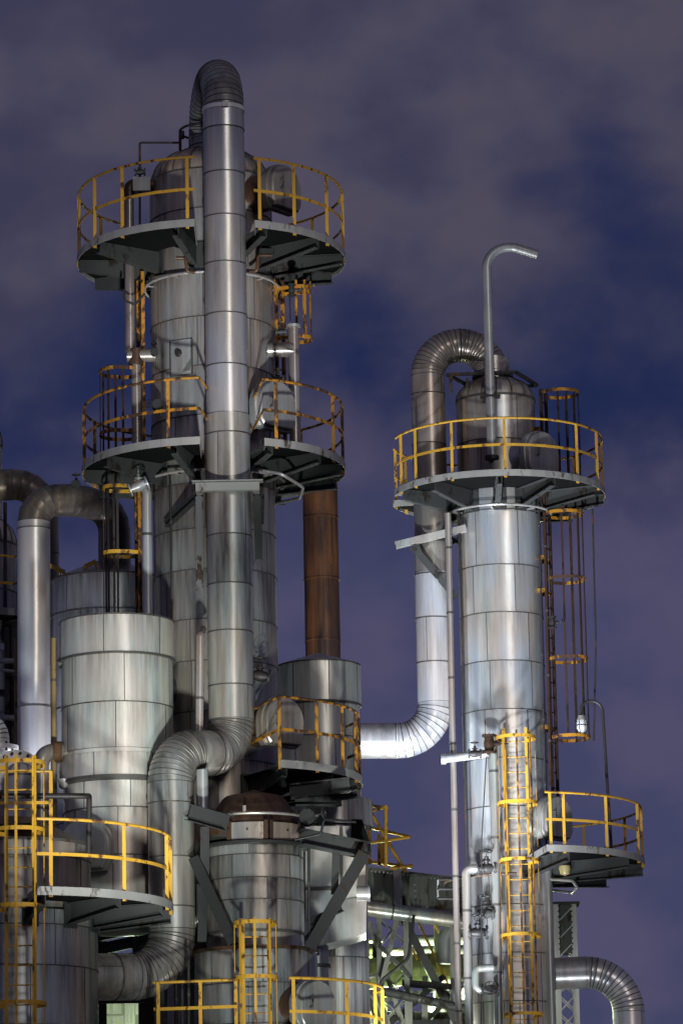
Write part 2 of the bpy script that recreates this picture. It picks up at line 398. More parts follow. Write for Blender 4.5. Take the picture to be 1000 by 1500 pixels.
def arc(xy, z, r, a0, a1, n=28):
    return [Vector((xy[0] + r * math.cos(R_(a0 + (a1 - a0) * i / n)), xy[1] + r * math.sin(R_(a0 + (a1 - a0) * i / n)), z)) for i in range(n + 1)]
def ring_platform(label, xy, z, ri, ro, oa, ia, posts, brackets, mt, h=1.1, group='ring platforms round the columns', railspan=None, bh=(.36, .18), extra=None, toe=.13):
    root = thing('platform', label, 'platform', (xy[0], xy[1], z), group)
    n = 44
    outer = arc(xy, z, ro, *oa, n); inner = arc(xy, z, ri, *ia, n)
    mb = MB(); k = mb.add(outer + inner + [p - Vector((0, 0, .03)) for p in outer + inner]); N = n + 1
    for i in range(n):
        mb.face([k + i, k + i + 1, k + N + i + 1, k + N + i]); mb.face([k + 2 * N + i, k + 3 * N + i, k + 3 * N + i + 1, k + 2 * N + i + 1])
        mb.face([k + N + i, k + N + i + 1, k + 3 * N + i + 1, k + 3 * N + i])
        mb.face([k + i, k + 2 * N + i, k + 2 * N + i + 1, k + i + 1])
    for i in (0, n): mb.face([k + i, k + N + i, k + 3 * N + i, k + 2 * N + i])
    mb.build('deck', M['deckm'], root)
    mb = MB()
    edge = [inner[0].lerp(outer[0], .1)] + outer + [inner[-1].lerp(outer[-1], .1)]
    for a, b_ in zip(edge, edge[1:]):
        c = Vector((xy[0], xy[1], z))
        for q in (a, b_): pass
        out = ((a + b_) / 2 - c); out.z = 0; out.normalize()
        mb.beam(a + out * .006 + Vector((0, 0, .035 - toe / 2)), b_ + out * .006 + Vector((0, 0, .035 - toe / 2)), .010, toe)
    mb.build('toe_plate', M['toe'], root)
    for ang in brackets:
        d = Vector((math.cos(R_(ang)), math.sin(R_(ang)), 0)); c = Vector((xy[0], xy[1], z - .045))
        mb = MB(); p0 = c + d * (ri - .02); p1 = c + d * (ro - .03)
        mb.beam(p0, p1, .016, bh[0], h1=bh[1])
        q0 = p0 - Vector((0, 0, bh[0])); q1 = p1 - Vector((0, 0, bh[1])); x = d.cross(Vector((0, 0, 1)))
        mb.beam(q0 + x * .05, q1 + x * .05, .11, .014); mb.beam(p0 + x * .05 - Vector((0, 0, .008)), p1 + x * .05 - Vector((0, 0, .008)), .11, .012)
        mb.box(p0 + d * .01 - Vector((0, 0, bh[0] / 2)), d * .012, x * .13, Vector((0, 0, bh[0] / 2 + .04)))
        mb.build('bracket', M['brk'], root)
    # tie beam chords under the deck
    rs = railspan or oa
    rp = arc(xy, z, ro - .03, *rs, 40)
    if extra: rp = [Vector(p) for p in extra[0]] + rp + [Vector(p) for p in extra[1]]
    railing(root, rp, [Vector((xy[0] + (ro - .03) * math.cos(R_(a)), xy[1] + (ro - .03) * math.sin(R_(a)), z)) for a in posts], h, mt)
    return root

def ladder(label, xy, nrm, z0, z1, hoops, cage, mt, mt2=None, w=.42, cr=.36, step=.30, group='caged ladders', bars=5, hoopmat=None, ties=()):
    nrm = Vector((*nrm, 0)).normalized(); x = Vector((-nrm.y, nrm.x, 0)); c = Vector((xy[0], xy[1], 0))
    root = thing('caged_ladder', label, 'ladder', (xy[0], xy[1], z0), group)
    mt2 = mt2 or mt
    for s_ in (-1, 1):
        MB().beam(c + x * s_ * w / 2 + Vector((0, 0, z0)), c + x * s_ * w / 2 + Vector((0, 0, z1)), .05, .06, nrm).build('side_rail', mt, root)
    z = z0 + .15; cnt = 0
    while z < z1 - .05:
        if z > z1 - step * 60: MB().tube([c - x * w / 2 + Vector((0, 0, z)), c + x * w / 2 + Vector((0, 0, z))], .012, 6).build('rung', mt, root)
        z += step
    def cpt(a): return c + nrm * .02 + x * (cr * 1.02 * math.cos(a)) + nrm * (.36 + cr * math.sin(a))
    hp = [c + x * w / 2, c + x * cr * 1.02 + nrm * .2] + [cpt(math.pi * i / 14) for i in range(15)] + [c - x * cr * 1.02 + nrm * .2, c - x * w / 2]
    for z in hoops:
        mb = MB(); zz = Vector((0, 0, z))
        for a, b_ in zip(hp, hp[1:]): mb.beam(a + zz, b_ + zz, .010, .062)
        mb.build('cage_hoop', hoopmat or mt, root)
    for ca0, ca1 in cage:
        for i in range(bars):
            a = math.pi * i / (bars - 1); q = cpt(a) - (cpt(a) - c - nrm * .36).normalized() * .012
            MB().beam(q + Vector((0, 0, ca0)), q + Vector((0, 0, ca1)), .040, .012, (cpt(a) - c - nrm * .36).normalized()).build('cage_bar', mt2, root)
    for z in ties:
        for s_ in (-1, 1):
            MB().beam(c + x * s_ * w / 2 + Vector((0, 0, z)), c + x * s_ * w / 2 - nrm * .3 + Vector((0, 0, z)), .04, .08).build('wall_tie', hoopmat or mt, root)
    return root

def valve(p, d, r, label, up=(0, 0, 1), mat=None, group='valves on the pipework'):
    p = Vector(p); d = Vector(d).normalized(); up = Vector(up)
    root = thing('valve', label, 'valve', p, group)
    mb = MB()
    mb.rings([p - d * r * 1.6, p - d * r * 1.3, p - d * r * .3, p + d * r * .3, p + d * r * 1.3, p + d * r * 1.6], [d] * 6, [r * .7, r * .7, r * .95, r * .95, r * .7, r * .7], 14)
    for s_ in (-1, 1): flange(mb, p + d * s_ * r * 1.5, d, r * 1.25, r * .3, 8)
    mb.cyl(p, p + up * r * 2.0, r * .5, r * .32, 12); mb.cyl(p + up * r * 1.2, p + up * r * 1.45, r * .7, n=14); mb.cyl(p + up * r * 2, p + up * r * 3.4, r * .12, n=8)
    mb.build('valve_body', [mat or M['dark'], M['black']], root)
    mb = MB(); c = p + up * r * 2.9; mb.torus(c, up, r * 1.05, r * .11, 20, 6); x = up.orthogonal().normalized()
    for i in range(3):
        q = Matrix.Rotation(i * math.pi / 3, 3, up) @ x; mb.beam(c - q * r, c + q * r, r * .14, r * .1, up)
    mb.build('handwheel', M['black'], root)
    return root
def manway(label, p, d, r, L, mat, matc, group='manways on the columns', davit=True):
    """short nozzle with a bolted cover"""
    p = Vector(p); d = Vector(d).normalized()
    root = thing('manway', label, 'manway', p, group)
    mb = MB(); mb.rings([p, p + d * L], [d, d], [r * .82, r * .82], 30, None, (False, False)); mb.build('neck', [mat, M['seam']], root)
    mb = MB(); q = p + d * L; x = d.cross(Vector((0, 0, 1))).normalized(); z = Vector((0, 0, 1))
    def outl(k, off): return [q + d * off + (x * math.cos(math.pi * i / 18) + z * math.sin(math.pi * i / 18)) * r * k for i in range(19)] + [q + d * off + x * sx * r * k * w_ + z * -h_ * r * k for sx, w_, h_ in ((-1, .98, .72), (-1, .80, .98), (1, .80, .98), (1, .98, .72))]
    lay = [(1.0, 0), (1.0, .03), (1.04, .03), (1.04, .16), (.97, .165), (.97, .26), (.92, .285)]; prev = None
    for k_, off in lay:
        i0 = mb.add(outl(k_, off)); n_ = 23
        if prev is not None:
            for j in range(n_): mb.face([prev + j, i0 + j, i0 + (j + 1) % n_, prev + (j + 1) % n_], 1 if k_ == 1.04 and off == .03 else 0, .3)
        else: mb.face(list(range(i0, i0 + n_)))
        prev = i0
    mb.face(list(range(prev, prev + 23))[::-1], 0, .6)
    mb.tube([q + d * .29 + x * r * .5 - z * r * .2, q + d * .36 + x * r * .5 - z * r * .2, q + d * .36 + x * r * .5 + z * r * .2, q + d * .29 + x * r * .5 + z * r * .2], .014, 6, 1)
    mb.build('cover', [matc, M['seam']], root)
    return root

# ================================================================== GROUND
mb = MB(); k = mb.add([(-900, -300, 0), (900, -300, 0), (900, 2500, 0), (-900, 2500, 0)]); mb.face([k, k + 1, k + 2, k + 3])
struct(mb.build('ground', M['conc']))

def axis(px, py, Y): p = P(px, py, Y); return (p.x, Y)
def seams_px(px, ys, Y): return [P(px, y, Y).z for y in ys]

# ================================================================== TALL COLUMN (left of centre)
Y1 = 68.0; s1 = S(Y1)
T1 = axis(311, 500, Y1); r1 = 91 * s1
col = thing('distillation_column', 'tallest column of weathered grey cladding with a bent pipe running up its front', 'column', (T1[0], T1[1], 0))
zsh = P(308, 272, Y1).z; zj = P(312, 690, Y1).z; yf = Y1 - r1
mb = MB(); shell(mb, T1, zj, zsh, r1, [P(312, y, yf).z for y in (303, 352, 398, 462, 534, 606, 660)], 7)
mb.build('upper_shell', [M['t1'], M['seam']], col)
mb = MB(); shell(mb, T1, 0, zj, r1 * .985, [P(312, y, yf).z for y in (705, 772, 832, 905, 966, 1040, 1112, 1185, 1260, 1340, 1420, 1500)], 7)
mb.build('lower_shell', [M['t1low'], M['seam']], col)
mb = MB(); dome(mb, T1, zsh, r1 * .985, 52 * s1, 20, 80, .3); mb.build('dome', [M['dome'], M['seam']], col)
# hatch plate on the jacket with a bent corner
hz0, hz1 = P(255, 547, yf).z, P(255, 496, yf).z; a0 = -90 - 39; a1 = -90 - 17
mb = MB(); rr = r1 + .035
mb.rev(T1, [(rr, hz0), (rr, hz1)], 10, R_(a0), R_(a1), None, .8); mb.rev(T1, [(r1 - .01, hz1), (rr, hz1)], 10, R_(a0), R_(a1), [1]); mb.rev(T1, [(rr, hz0), (r1 - .01, hz0)], 10, R_(a0), R_(a1), [1])
for a in (a0, a1):
    c = Vector((math.cos(R_(a)), math.sin(R_(a)), 0)); mb.box(Vector((T1[0], T1[1], (hz0 + hz1) / 2)) + c * (r1 + .02), c * .025, Vector((-c.y, c.x, 0)) * .012, Vector((0, 0, (hz1 - hz0) / 2)), 1)
c = Vector((math.cos(R_(a1)), math.sin(R_(a1)), 0)); c0 = Vector((math.cos(R_(a0 + 12)), math.sin(R_(a0 + 12)), 0)); o = Vector((T1[0], T1[1], 0))
k = mb.add([o + c * (rr + .004) + Vector((0, 0, hz0 + .30)), o + c * (rr + .09) + Vector((0, 0, hz0 + .04)), o + c0 * (rr + .006) + Vector((0, 0, hz0 + .03))])
mb.face([k, k + 2, k + 1], 0, 1.0); mb.face([k, k + 1, k + 2], 0, 1.0)
mb.build('hatch_plate', [M['t1'], M['seam']], col)
mb = MB(); ac = R_(-90 - 30); c = Vector((math.cos(ac), math.sin(ac), 0)); q = o + c * (rr) + Vector((0, 0, (hz0 + hz1) / 2 + .08)); mb.cyl(q, q + c * .05, .07, .05, 12); mb.build('inspection_plug', M['black'], col)
# spray rings
for py, off, half in ((400, .10, (180, 360)), (690, .16, (0, 360))):
    z = P(312, py, yf).z; mb = MB(); mb.torus((T1[0], T1[1], z), (0, 0, 1), r1 + off, .024, 60, 8)
    for a in range(0, 360, 40):
        c = Vector((math.cos(R_(a)), math.sin(R_(a)), 0)); mb.beam(o + c * r1 + Vector((0, 0, z - .03)), o + c * (r1 + off) + Vector((0, 0, z - .03)), .03, .02)
    one('water_spray_ring', mb, M['zinc'], {400: 'thin pale ring pipe circling the tallest column just below its top platform', 690: 'pale spray ring pipe circling the tallest column below its middle platform'}[py], 'ring pipe', 'spray rings on the tallest column')

# top platform and middle platform
Rt = 195.5 * S(Y1, 360); zt = P(308, 323, Y1 - Rt).z
ring_platform('uppermost ring platform with yellow rails around the dome of the tallest column', T1, zt, r1 + .03, Rt, (-69.5, 265), (-44, 259),
   [-67, -50, -28, 0, 40, 75, 115, 150, 182, 212, 231, 262], [-64, -35, -6, 25, 60, 120, 155, 186, 216, 258], M['yel'], h=1.13)
Rm = 192 * S(Y1, 680); zm = P(312, 642, Y1 - Rm).z
ring_platform('middle ring platform of the tallest column with partly rusted yellow rails', T1, zm, r1 + .03, Rm, (-66, 266), (-40, 261),
   [-60, -22, 4, 48, 80, 120, 160, 186, 252], [-62, -34, -8, 20, 60, 120, 155, 188, 218, 256], M['yelr'], h=1.05,
   extra=([Vector((T1[0] + .72, Y1 - 1.3, zm - .15))], [Vector((T1[0] + .04, Y1 - 1.45, zm - .15))]))
Rl = 209 * s1; zl = P(316, 1114, Y1 - Rl).z
ring_platform('lowest ring platform of the tallest column beside the capped grey tank', T1, zl, r1 + .03, Rl, (-63, 24), (-42, 24),
   [-63, -45, -28, -13, 2, 14], [-60, -36, -10, 12], M['yelr'], h=1.08, extra=([Vector((T1[0] + .52, Y1 - 1.2, zl - .1))], []))

# front overhead pipe
rp = 30 * s1; Yp = 66.4; Xp = P(331, 450, Yp).x
ztop = P(322, 93, 67.2).z - rp
pipe = thing('overhead_pipe', 'thick silver pipe looping over the tallest column and snaking down its front', 'pipe', (Xp, Yp, 0))
Xl = P(251, 1250, 65.3).x
pts = [(T1[0] - .02, Y1, zsh + .35), (T1[0] - .02, Y1, ztop), (Xp, Yp, ztop), (Xp, Yp, P(337, 610, Yp).z), ]
EX = .80
pts1 = [Vector(p) for p in pts]
pts2 = [Vector((Xp, Yp, P(337, 610, Yp).z)), Vector((Xp, Yp, P(337, 1102, Yp).z)), Vector((Xl, 65.35, P(251, 1104, 65.35).z)), Vector((Xl, 65.35, P(251, 1431, 65.35).z)), P(60, 1431, 64.1)]
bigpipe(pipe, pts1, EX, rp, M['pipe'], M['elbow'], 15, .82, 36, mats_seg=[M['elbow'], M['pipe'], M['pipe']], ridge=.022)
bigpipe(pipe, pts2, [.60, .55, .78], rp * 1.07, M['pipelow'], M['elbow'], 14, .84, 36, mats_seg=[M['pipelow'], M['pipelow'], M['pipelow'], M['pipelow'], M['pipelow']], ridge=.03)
mb = MB(); q = Vector((Xp, Yp, ztop - EX)); mb.rings([q, q, q + Vector((0, 0, .07)), q + Vector((0, 0, .07))], [(0, 0, 1)] * 4, [rp, rp + .02, rp + .02, rp], 32, None, (False, False))
mb.box(q + Vector((.05, -rp - .03, .03)), Vector((.05, 0, 0)), Vector((0, .02, 0)), Vector((0, 0, .04))); mb.build('collar_band', M['white'], pipe)
# pipe clamp bracket
zc = P(337, 722, Yp).z
cl = thing('pipe_clamp', 'grey steel clamp frame with raked struts holding the thick pipe to the tallest column', 'bracket', (Xp, Yp, zc))
mb = MB()
for s_ in (-1, 1): mb.ibeam((Xp + s_ * (rp + .12), Yp - rp - .1, zc), (Xp + s_ * (rp + .16), Y1 - .7, zc), .1, .15, kind='C')
mb.ibeam((Xp - rp - .18, Yp - rp - .1, zc), (Xp + rp + .18, Yp - rp - .1, zc), .12, .14, kind='C'); mb.beam((Xp - rp - .24, Yp - rp - .1, zc + .09), (Xp + rp + .24, Yp - rp - .1, zc + .09), .2, .02); mb.build('clamp_frame', M['girder'], cl)
for s_ in (-1, 1):
    mb = MB(); mb.ibeam((Xp + s_ * (rp + .13), Yp - .2, zc - .08), (Xp + s_ * (rp + .13 + (.0 if s_ > 0 else .04)), Y1 - r1 * .93, zc - 1.5 if s_ < 0 else zc - 1.0), .12, .12, (1, 0, 0)); mb.build('strut', M['dark'], cl)
    mb = MB(); mb.ibeam((Xp + s_ * (rp + .2), Yp + .05, zc - .06), (T1[0] + s_ * (.78 if s_ < 0 else .8), Y1 - .72, zc - (.32 if s_ < 0 else .3)), .10, .12); mb.build('strut', M['dark'], cl)

# manways on the tall column
def man1(label, pyc, ang, L, r=.42, mat='rustcone', matc='tankdark', T=T1, Y=Y1, rad=r1, px=312):
    z = P(px, pyc, Y).z; d = Vector((math.cos(R_(ang)), math.sin(R_(ang)), 0))
    return manway(label, Vector((T[0], T[1], z)) + d * (rad - .05), d, r, L, M[mat], M[matc])
man1('dull round manway behind the rails of the uppermost ring platform', 302, -38, .42, .40, 'rustcone', 't1low')
man1('dark round manway on the middle ring platform beside the front pipe', 618, -46, .36, .42, 'rustcone', 'tankdark')
man1('large dark manway with grey cover above the lowest ring platform', 1078, -50, .55, .41, 'rustcone', 't1low')
man1('black manway between the pale drum and the thin rusty pipe', 1022, 215, .30, .40, 'black', 'black')
# dome top fittings
mb = MB(); zz = zsh + 1.0
mb.torus((T1[0] - .02, Y1, zsh + .98), (0, 0, 1), .5, .022, 30, 6)
pa = [P(205, 262, 67.6), P(205, 209, 67.6), P(264, 209, 67.8)]; mb.tube(pathpts(pa, .03, 3), .02, 8); mb.tube([P(264, 192, 67.8), P(264, 228, 67.8)], .025, 8)
mb.tube([P(266, 192, 67.8), P(266, 203, 67.8)], .05, 8); mb.tube([P(264, 228, 67.8), Vector((T1[0] - .3, Y1, zsh + .45))], .022, 6); mb.tube([P(264, 196, 67.8), Vector((T1[0] - .5, Y1, zsh + .98))], .022, 6); mb.tube([P(205, 262, 67.6), P(205, 335, 67.6)], .02, 6)
one('vent_pipework', mb, M['black'], 'thin black vent tubing with a ring around the neck of the tallest dome', 'pipe')
# box valve left of dome
rv = thing('relief_pipe', 'slim beige relief pipe stepping down the left side of the tallest column', 'pipe', P(190, 650, 67.5))
Yb = 67.6
xA = P(190, 400, Yb).x; xB = P(200, 580, Yb).x
MB().tube([(xA, Yb, P(190, 515, Yb).z), (xA, Yb, P(190, 282, Yb).z)], .085, 14).build('straight_section', M['t2bend'], rv)
mb = MB(); mb.tube([(xB, Yb, P(200, 690, Yb).z), (xB, Yb, P(200, 530, Yb).z)], .085, 14); mb.build('straight_section', M['t2bend'], rv)
mb = MB(); mb.cyl((xA - .05, Yb, P(190, 521, Yb).z), (T1[0] - r1 + .1, Yb, P(190, 521, Yb).z), .115, n=16); mb.build('side_nozzle', M['elbow'], rv)
mb = MB(); mb.cyl((xB, Yb, P(196, 535, Yb).z), (xB, Yb, P(196, 512, Yb).z), .13, n=14); mb.build('elbow', M['rustcone'], rv)
mb = MB(); mb.tube(pathpts([(xA, Yb, P(190, 290, Yb).z), (xA, Yb, P(190, 270, Yb).z), (T1[0] - r1 + .1, Yb, P(190, 272, Yb).z)], .1, 5), .1, 14); mb.build('elbow', M['rustcone'], rv)
mb = MB(); q = P(208, 272, Yb - .05); mb.box(q, Vector((.15, 0, 0)), Vector((0, .12, 0)), Vector((0, 0, .12))); mb.build('insulation_box', M['t1'], rv)
valve(P(205, 252, 67.5), (1, 0, 0), .055, 'small black valve on top of the beige box left of the tallest dome')
valve(P(226, 516, 67.3), (0, 1, 0), .05, 'black handwheel valve above the left side nozzle of the tallest column')
valve(P(231, 594, 67.2), (0, 1, 0), .07, 'dark valve against the tallest column behind the left rail of the middle platform', up=(-.7, -.7, 0))
valve(P(407, 556, 67.1), (1, 0, 0), .06, 'black handwheel valve standing above the dark manway of the middle platform')
valve(P(411, 486, 67.1), (1, 0, 0), .05, 'small handwheel valve over the upper right branch pipe of the tallest column')
rp2 = thing('branch_pipe', 'short brown pipe with two side nozzles on the right of the tallest column', 'pipe', P(431, 650, 67.6))
xr = P(431, 560, 67.6).x
MB().tube([(xr, 67.6, P(431, 652, 67.6).z), (xr, 67.6, P(431, 478, 67.6).z)], .095, 16).build('straight_section', M['t2bend'], rp2)
for py in (512, 578): MB().cyl((T1[0] + r1 - .1, 67.6, P(431, py, 67.6).z), (xr, 67.6, P(431, py, 67.6).z), .13, n=16).build('side_nozzle', M['elbow'], rp2)
MB().cyl((xr, 67.6, P(431, 480, 67.6).z), (xr, 67.6, P(431, 476, 67.6).z), .12, n=16).build('cap', M['zinc'], rp2)

valve(P(381, 990, 66.85), (1, 0, -.2), .10, 'black wheel valve on the tallest column beside the lower thick pipe', mat=M['black'])
# small things under the top deck
for i, (x0, y0, x1, y1, lab) in enumerate(((245, 378, 255, 398, 'small bent bracket pipe under the left half of the uppermost platform'), (398, 374, 389, 397, 'small bent bracket pipe under the right half of the uppermost platform'))):
    smallpipe('drain_pipe', [P(x0 if i else 258, y0, 66.7 + .25 * i), P(272 if not i else 378, y0, 66.7 + .2 * i), P(274 if not i else 377, y1, 66.7 + .2 * i), P(285 if not i else 366, y1 + 1, 66.75 + .2 * i)], .03, M['rustcone'], lab, .05, bands=False, group='drain pipes under the uppermost platform')
smallpipe('looped_hose_pipe', [P(376, 688, 66.6), P(412, 694, 66.3), P(444, 714, 66.6), P(438, 730, 67.4), P(402, 738, 68.6)], .028, M['zinc'], 'pale curved pipe hanging below the right half of the middle platform', .12, bands=False)
smallpipe('drain_pipe', [P(424, 412, 67.2), P(425, 470, 67.2)], .014, M['black'], 'thin dark rod hanging below the right side of the uppermost platform', bands=False)
valve(P(427, 425, 67.1), (0, 0, 1), .06, 'dark valve hanging under the right half of the uppermost platform', up=(1, 0, 0))
smallpipe('riser_pipe', [P(208, 425, 67.7), P(208, 500, 67.7)], .03, M['rustcone'], 'slim rust brown riser beside the beige pipe under the uppermost platform', bands=False)
mb = MB(); mb.tube(pathpts([P(182, 424, 67.2), P(182, 440, 67.2), P(198, 446, 67.2), P(212, 430, 67.2)], .06, 4), .02, 6)
one('drain_pipe', mb, M['black'], 'black looped tube under the left half of the uppermost platform', 'pipe')
# under mid deck: fittings and downpipe
smallpipe('downpipe', [P(207, 704, 67.4), P(211, 712, 67.2), (P(216, 800, 67.2).x, 67.2, P(216, 722, 67.2).z), (P(216, 800, 67.2).x, 67.2, P(216, 900, 67.2).z)], .085, M['zinc'], 'straight pale pipe dropping from the middle platform towards the capped drum', .1, 14)
valve(P(203, 712, 67.0), (1, 0, .4), .10, 'white flanged valve at the head of the pale downpipe under the middle platform', mat=M['zinc'])

# ladders on the tall column
ladder('rusty caged ladder rising from the middle platform on the left of the tallest column', (P(207, 600, 67.9).x, 67.9), (-1, -.25), zm, P(205, 405, Y1).z,
   seams_px(200, (540, 632), 67.6), [(zm, P(200, 536, 67.6).z)], M['yelr'], M['rustbar'], cr=.34)
ladder('dark caged ladder hanging below the middle platform left of the tallest column', (P(204, 800, 67.9).x, 67.6), (-1, -.2), P(204, 905, 67.6).z, zm,
   seams_px(200, (716, 812), 67.6), [(P(200, 905, 67.6).z, P(200, 708, 67.6).z)], M['yelr'], M['black'], cr=.22, w=.36, hoopmat=M['yel'])
ladder('yellow caged ladder below the right half of the uppermost platform', (P(405, 450, 68).x + .05, 68.1), (1, -.35), zm + .1, P(405, 400, Y1).z,
   seams_px(410, (425, 498), 68), [(P(410, 500, 68).z, P(410, 415, 68).z)], M['yelr'], M['yelr'], cr=.2, w=.34)

# ================================================================== CAPPED DRUM in front (left)
Yk = 66.4; sk = S(Yk); K1 = axis(172, 1000, Yk); rk = 84 * sk
dr = thing('storage_drum', 'big pale clad drum with a shallow cone lid standing in front of the tallest column', 'tank', (K1[0], K1[1], 0))
yk = Yk - rk
z_ = lambda y, Y=yk, px=172: P(px, y, Y).z
mb = MB(); shell(mb, K1, z_(953), z_(899), rk * 1.0, [], 6, phase=.35); 
mb.rev(K1, [(rk * 1.0, z_(899)), (rk * 1.012, z_(899)), (rk * 1.012, z_(897)), (rk * .5, z_(899) + .10), (.01, z_(899) + .22)], 72, mis=[1, 1, 2, 2]); mb.rev(K1, [(rk, z_(953)), (rk * 1.012, z_(953)), (rk * 1.012, z_(956)), (rk * .9, z_(956))], 72, mis=[1, 1, 1])
mb.build('lid', [M['tank'], M['seam'], M['dome']], dr)
mb = MB(); shell(mb, K1, z_(1096), z_(955), rk * .965, [z_(1026)], 6, phase=None); mb.build('upper_shell', [M['tank'], M['seam']], dr)
mb = MB(); mb.rev(K1, [(rk * .965, z_(1093)), (rk * .99, z_(1094)), (rk * .99, z_(1100)), (rk * .965, z_(1101))], 72, mis=[1, 2, 1])
shell(mb, K1, z_(1134), z_(1100), rk * 1.0, [], 6); mb.rev(K1, [(rk * .965, z_(1098)), (rk * 1.0, z_(1101))], 72)
mb.rev(K1, [(rk * 1.006, z_(1134)), (rk * 1.02, z_(1134)), (rk * 1.02, z_(1138)), (rk * .9, z_(1142))], 72, mis=[1, 1, 1]); mb.build('girth_band', [M['tank'], M['seam'], M['tank']], dr)
mb = MB(); shell(mb, K1, z_(1330), z_(1138), rk * .93, [z_(y) for y in (1180, 1250)], 7); mb.rev(K1, [(.01, z_(1330) - .35), (rk * .5, z_(1330) - .3), (rk * .93, z_(1330))], 72); mb.build('lower_shell', [M['tank'], M['seam']], dr)
for an in (35, 145, 215, 325):
    c = Vector((math.cos(R_(an)), math.sin(R_(an)), 0)) * rk * .86 + Vector((K1[0], K1[1], 0)); MB().ibeam(c, c + Vector((0, 0, z_(1318))), .16, .16).build('leg', M['dark'], dr)
for (px, py) in ((88, 1142), (250, 1142)):
    q = P(px + (6 if px < 100 else -4), py, 66.0); mb = MB(); mb.cyl(q, q - Vector((0, 0, .14)), .12, .05, 12); mb.build('support_lug', M['zinc'], dr)
man = manway('round pale manway low on the big capped drum behind the yellow rail', Vector((K1[0] - .38, Yk - .75, P(125, 1236, 65.3).z)), (-.35, -1, 0), .42, .12, M['tank'], M['tank'])
smallpipe('standing_conduit', [P(79, 935, 66.2), P(80, 1300, 66.2)], .045, M['ochre'], 'thin yellow brown conduit rising at the left edge of the big capped drum', bands=True)
smallpipe('nozzle_pipe', [P(105, 1100, 66.2), P(60, 1102, 65.9), P(60, 1260, 65.9)], .135, M['elbow'], 'grey bent pipe leaving the left side of the big capped drum', .25, 18)
mb = MB(); mb.rings([P(80, 1101, 66.0), P(80, 1101, 66.0), P(92, 1101, 66.1), P(92, 1101, 66.1)], [(1, 0, 0)] * 4, [.1, .17, .17, .1], 20); one('flange_collar', mb, M['rustcone'], 'rust brown collar on the bent pipe at the side of the capped drum', 'pipe collar')
q = P(88, 971, 66.3); mb = MB(); mb.cyl(q, q + Vector((.15, 0, 0)), .07, n=12); flange(mb, q, (1, 0, 0), .10, .03); one('nozzle_stub', mb, [M['dark'], M['black']], 'small flanged nozzle stub on the upper left side of the capped drum', 'nozzle')
smallpipe('thin_rusty_pipe', [P(292, 1085, 65.9), P(293, 930, 65.9), P(297, 922, 66.3)], .065, M['t2bend'], 'thin rust streaked pipe standing between the capped drum and the thick pipe', .06)

# ================================================================== TANK BEHIND with U pipe
Y2 = 70.6; s2 = S(Y2); K2 = axis(160, 850, Y2); r2 = 85 * s2; y2 = Y2 - r2; z2 = lambda y: P(160, y, y2).z
tk = thing('storage_drum', 'dull grey drum with cone roof fed by the dark arched pipe', 'tank', (K2[0], K2[1], 0))
mb = MB(); shell(mb, K2, z2(1345), z2(836), r2, [z2(y) for y in (890, 960, 1030, 1110, 1200, 1300, 1400)], 8, phase=None); mb.rev(K2, [(.01, z2(1345)), (r2, z2(1345))], 72); mb.build('shell', [M['tankdark'], M['seam']], tk)
for an in (40, 140, 220, 320): c = Vector((math.cos(R_(an)), math.sin(R_(an)), 0)) * r2 * .88 + Vector((K2[0], K2[1], 0)); MB().ibeam(c, c + Vector((0, 0, z2(1345))), .16, .16).build('leg', M['dark'], tk)
mb = MB(); mb.rev(K2, [(r2, z2(838)), (r2 * 1.015, z2(838)), (r2 * 1.015, z2(835)), (r2 * .3, z2(836) + .34), (.01, z2(836) + .4)], 72, mis=[1, 1, 0, 0]); mb.build('roof', [M['tankdark'], M['seam']], tk)
up = thing('arched_pipe', 'thick dark pipe arching from the lit riser over into the grey drum roof', 'pipe', P(50, 1400, 69.4))
ru = 24 * S(69.5)
bigpipe(up, [Vector((P(50, 900, 69.4).x, 69.4, 0)), Vector((P(50, 900, 69.4).x, 69.4, P(50, 733, 69.4).z)), P(112, 733, 69.7), Vector((P(168, 800, 70.2).x, 70.2, P(168, 745, 70.2).z)), Vector((P(168, 800, 70.2).x, 70.2, P(168, 850, 70.2).z))], [.42, .8, .45], ru, M['pipe'], M['elbowdark'], 4, 3.2, 32, mats_seg=[M['pipe'], M['elbowdark'], M['elbowdark'], M['elbowdark'], M['elbowdark']], lobster=True, vs=False)
valve(P(112, 712, 69.6), (0, 1, 0), .07, 'small black valve perched on top of the dark arched pipe')
a2 = thing('arched_pipe', 'second dark arched pipe entering the photo at the left edge', 'pipe', P(-60, 720, 71.5))
bigpipe(a2, [P(-120, 716, 71.5), P(62, 708, 71.5), Vector((P(66, 800, 71.5).x, 71.5, P(66, 1000, 71.5).z))], .5, 23 * S(71.5), M['elbowdark'], M['elbowdark'], 5, 2, 28, lobster=True, vs=False)
rg = thing('roof_railing', 'short yellow railing pieces at the edge of the grey drum roof', 'railing', P(100, 850, 70))
for (x0, y0, x1, y1, Yq) in ((72, 828, 95, 838, 70.4), (124, 830, 141, 822, 69.8)):
    mb = MB(); mb.beam(P(x0, y0, Yq), P(x1, y1, Yq), .03, .07); mb.build('top_rail', M['yel'], rg)
    for xx, yy in ((x0, y0), (x1, y1)): mb = MB(); mb.beam(P(xx, yy, Yq), P(xx, yy, Yq) - Vector((0, 0, .22)), .05, .02); mb.build('rail_post', M['yel'], rg)

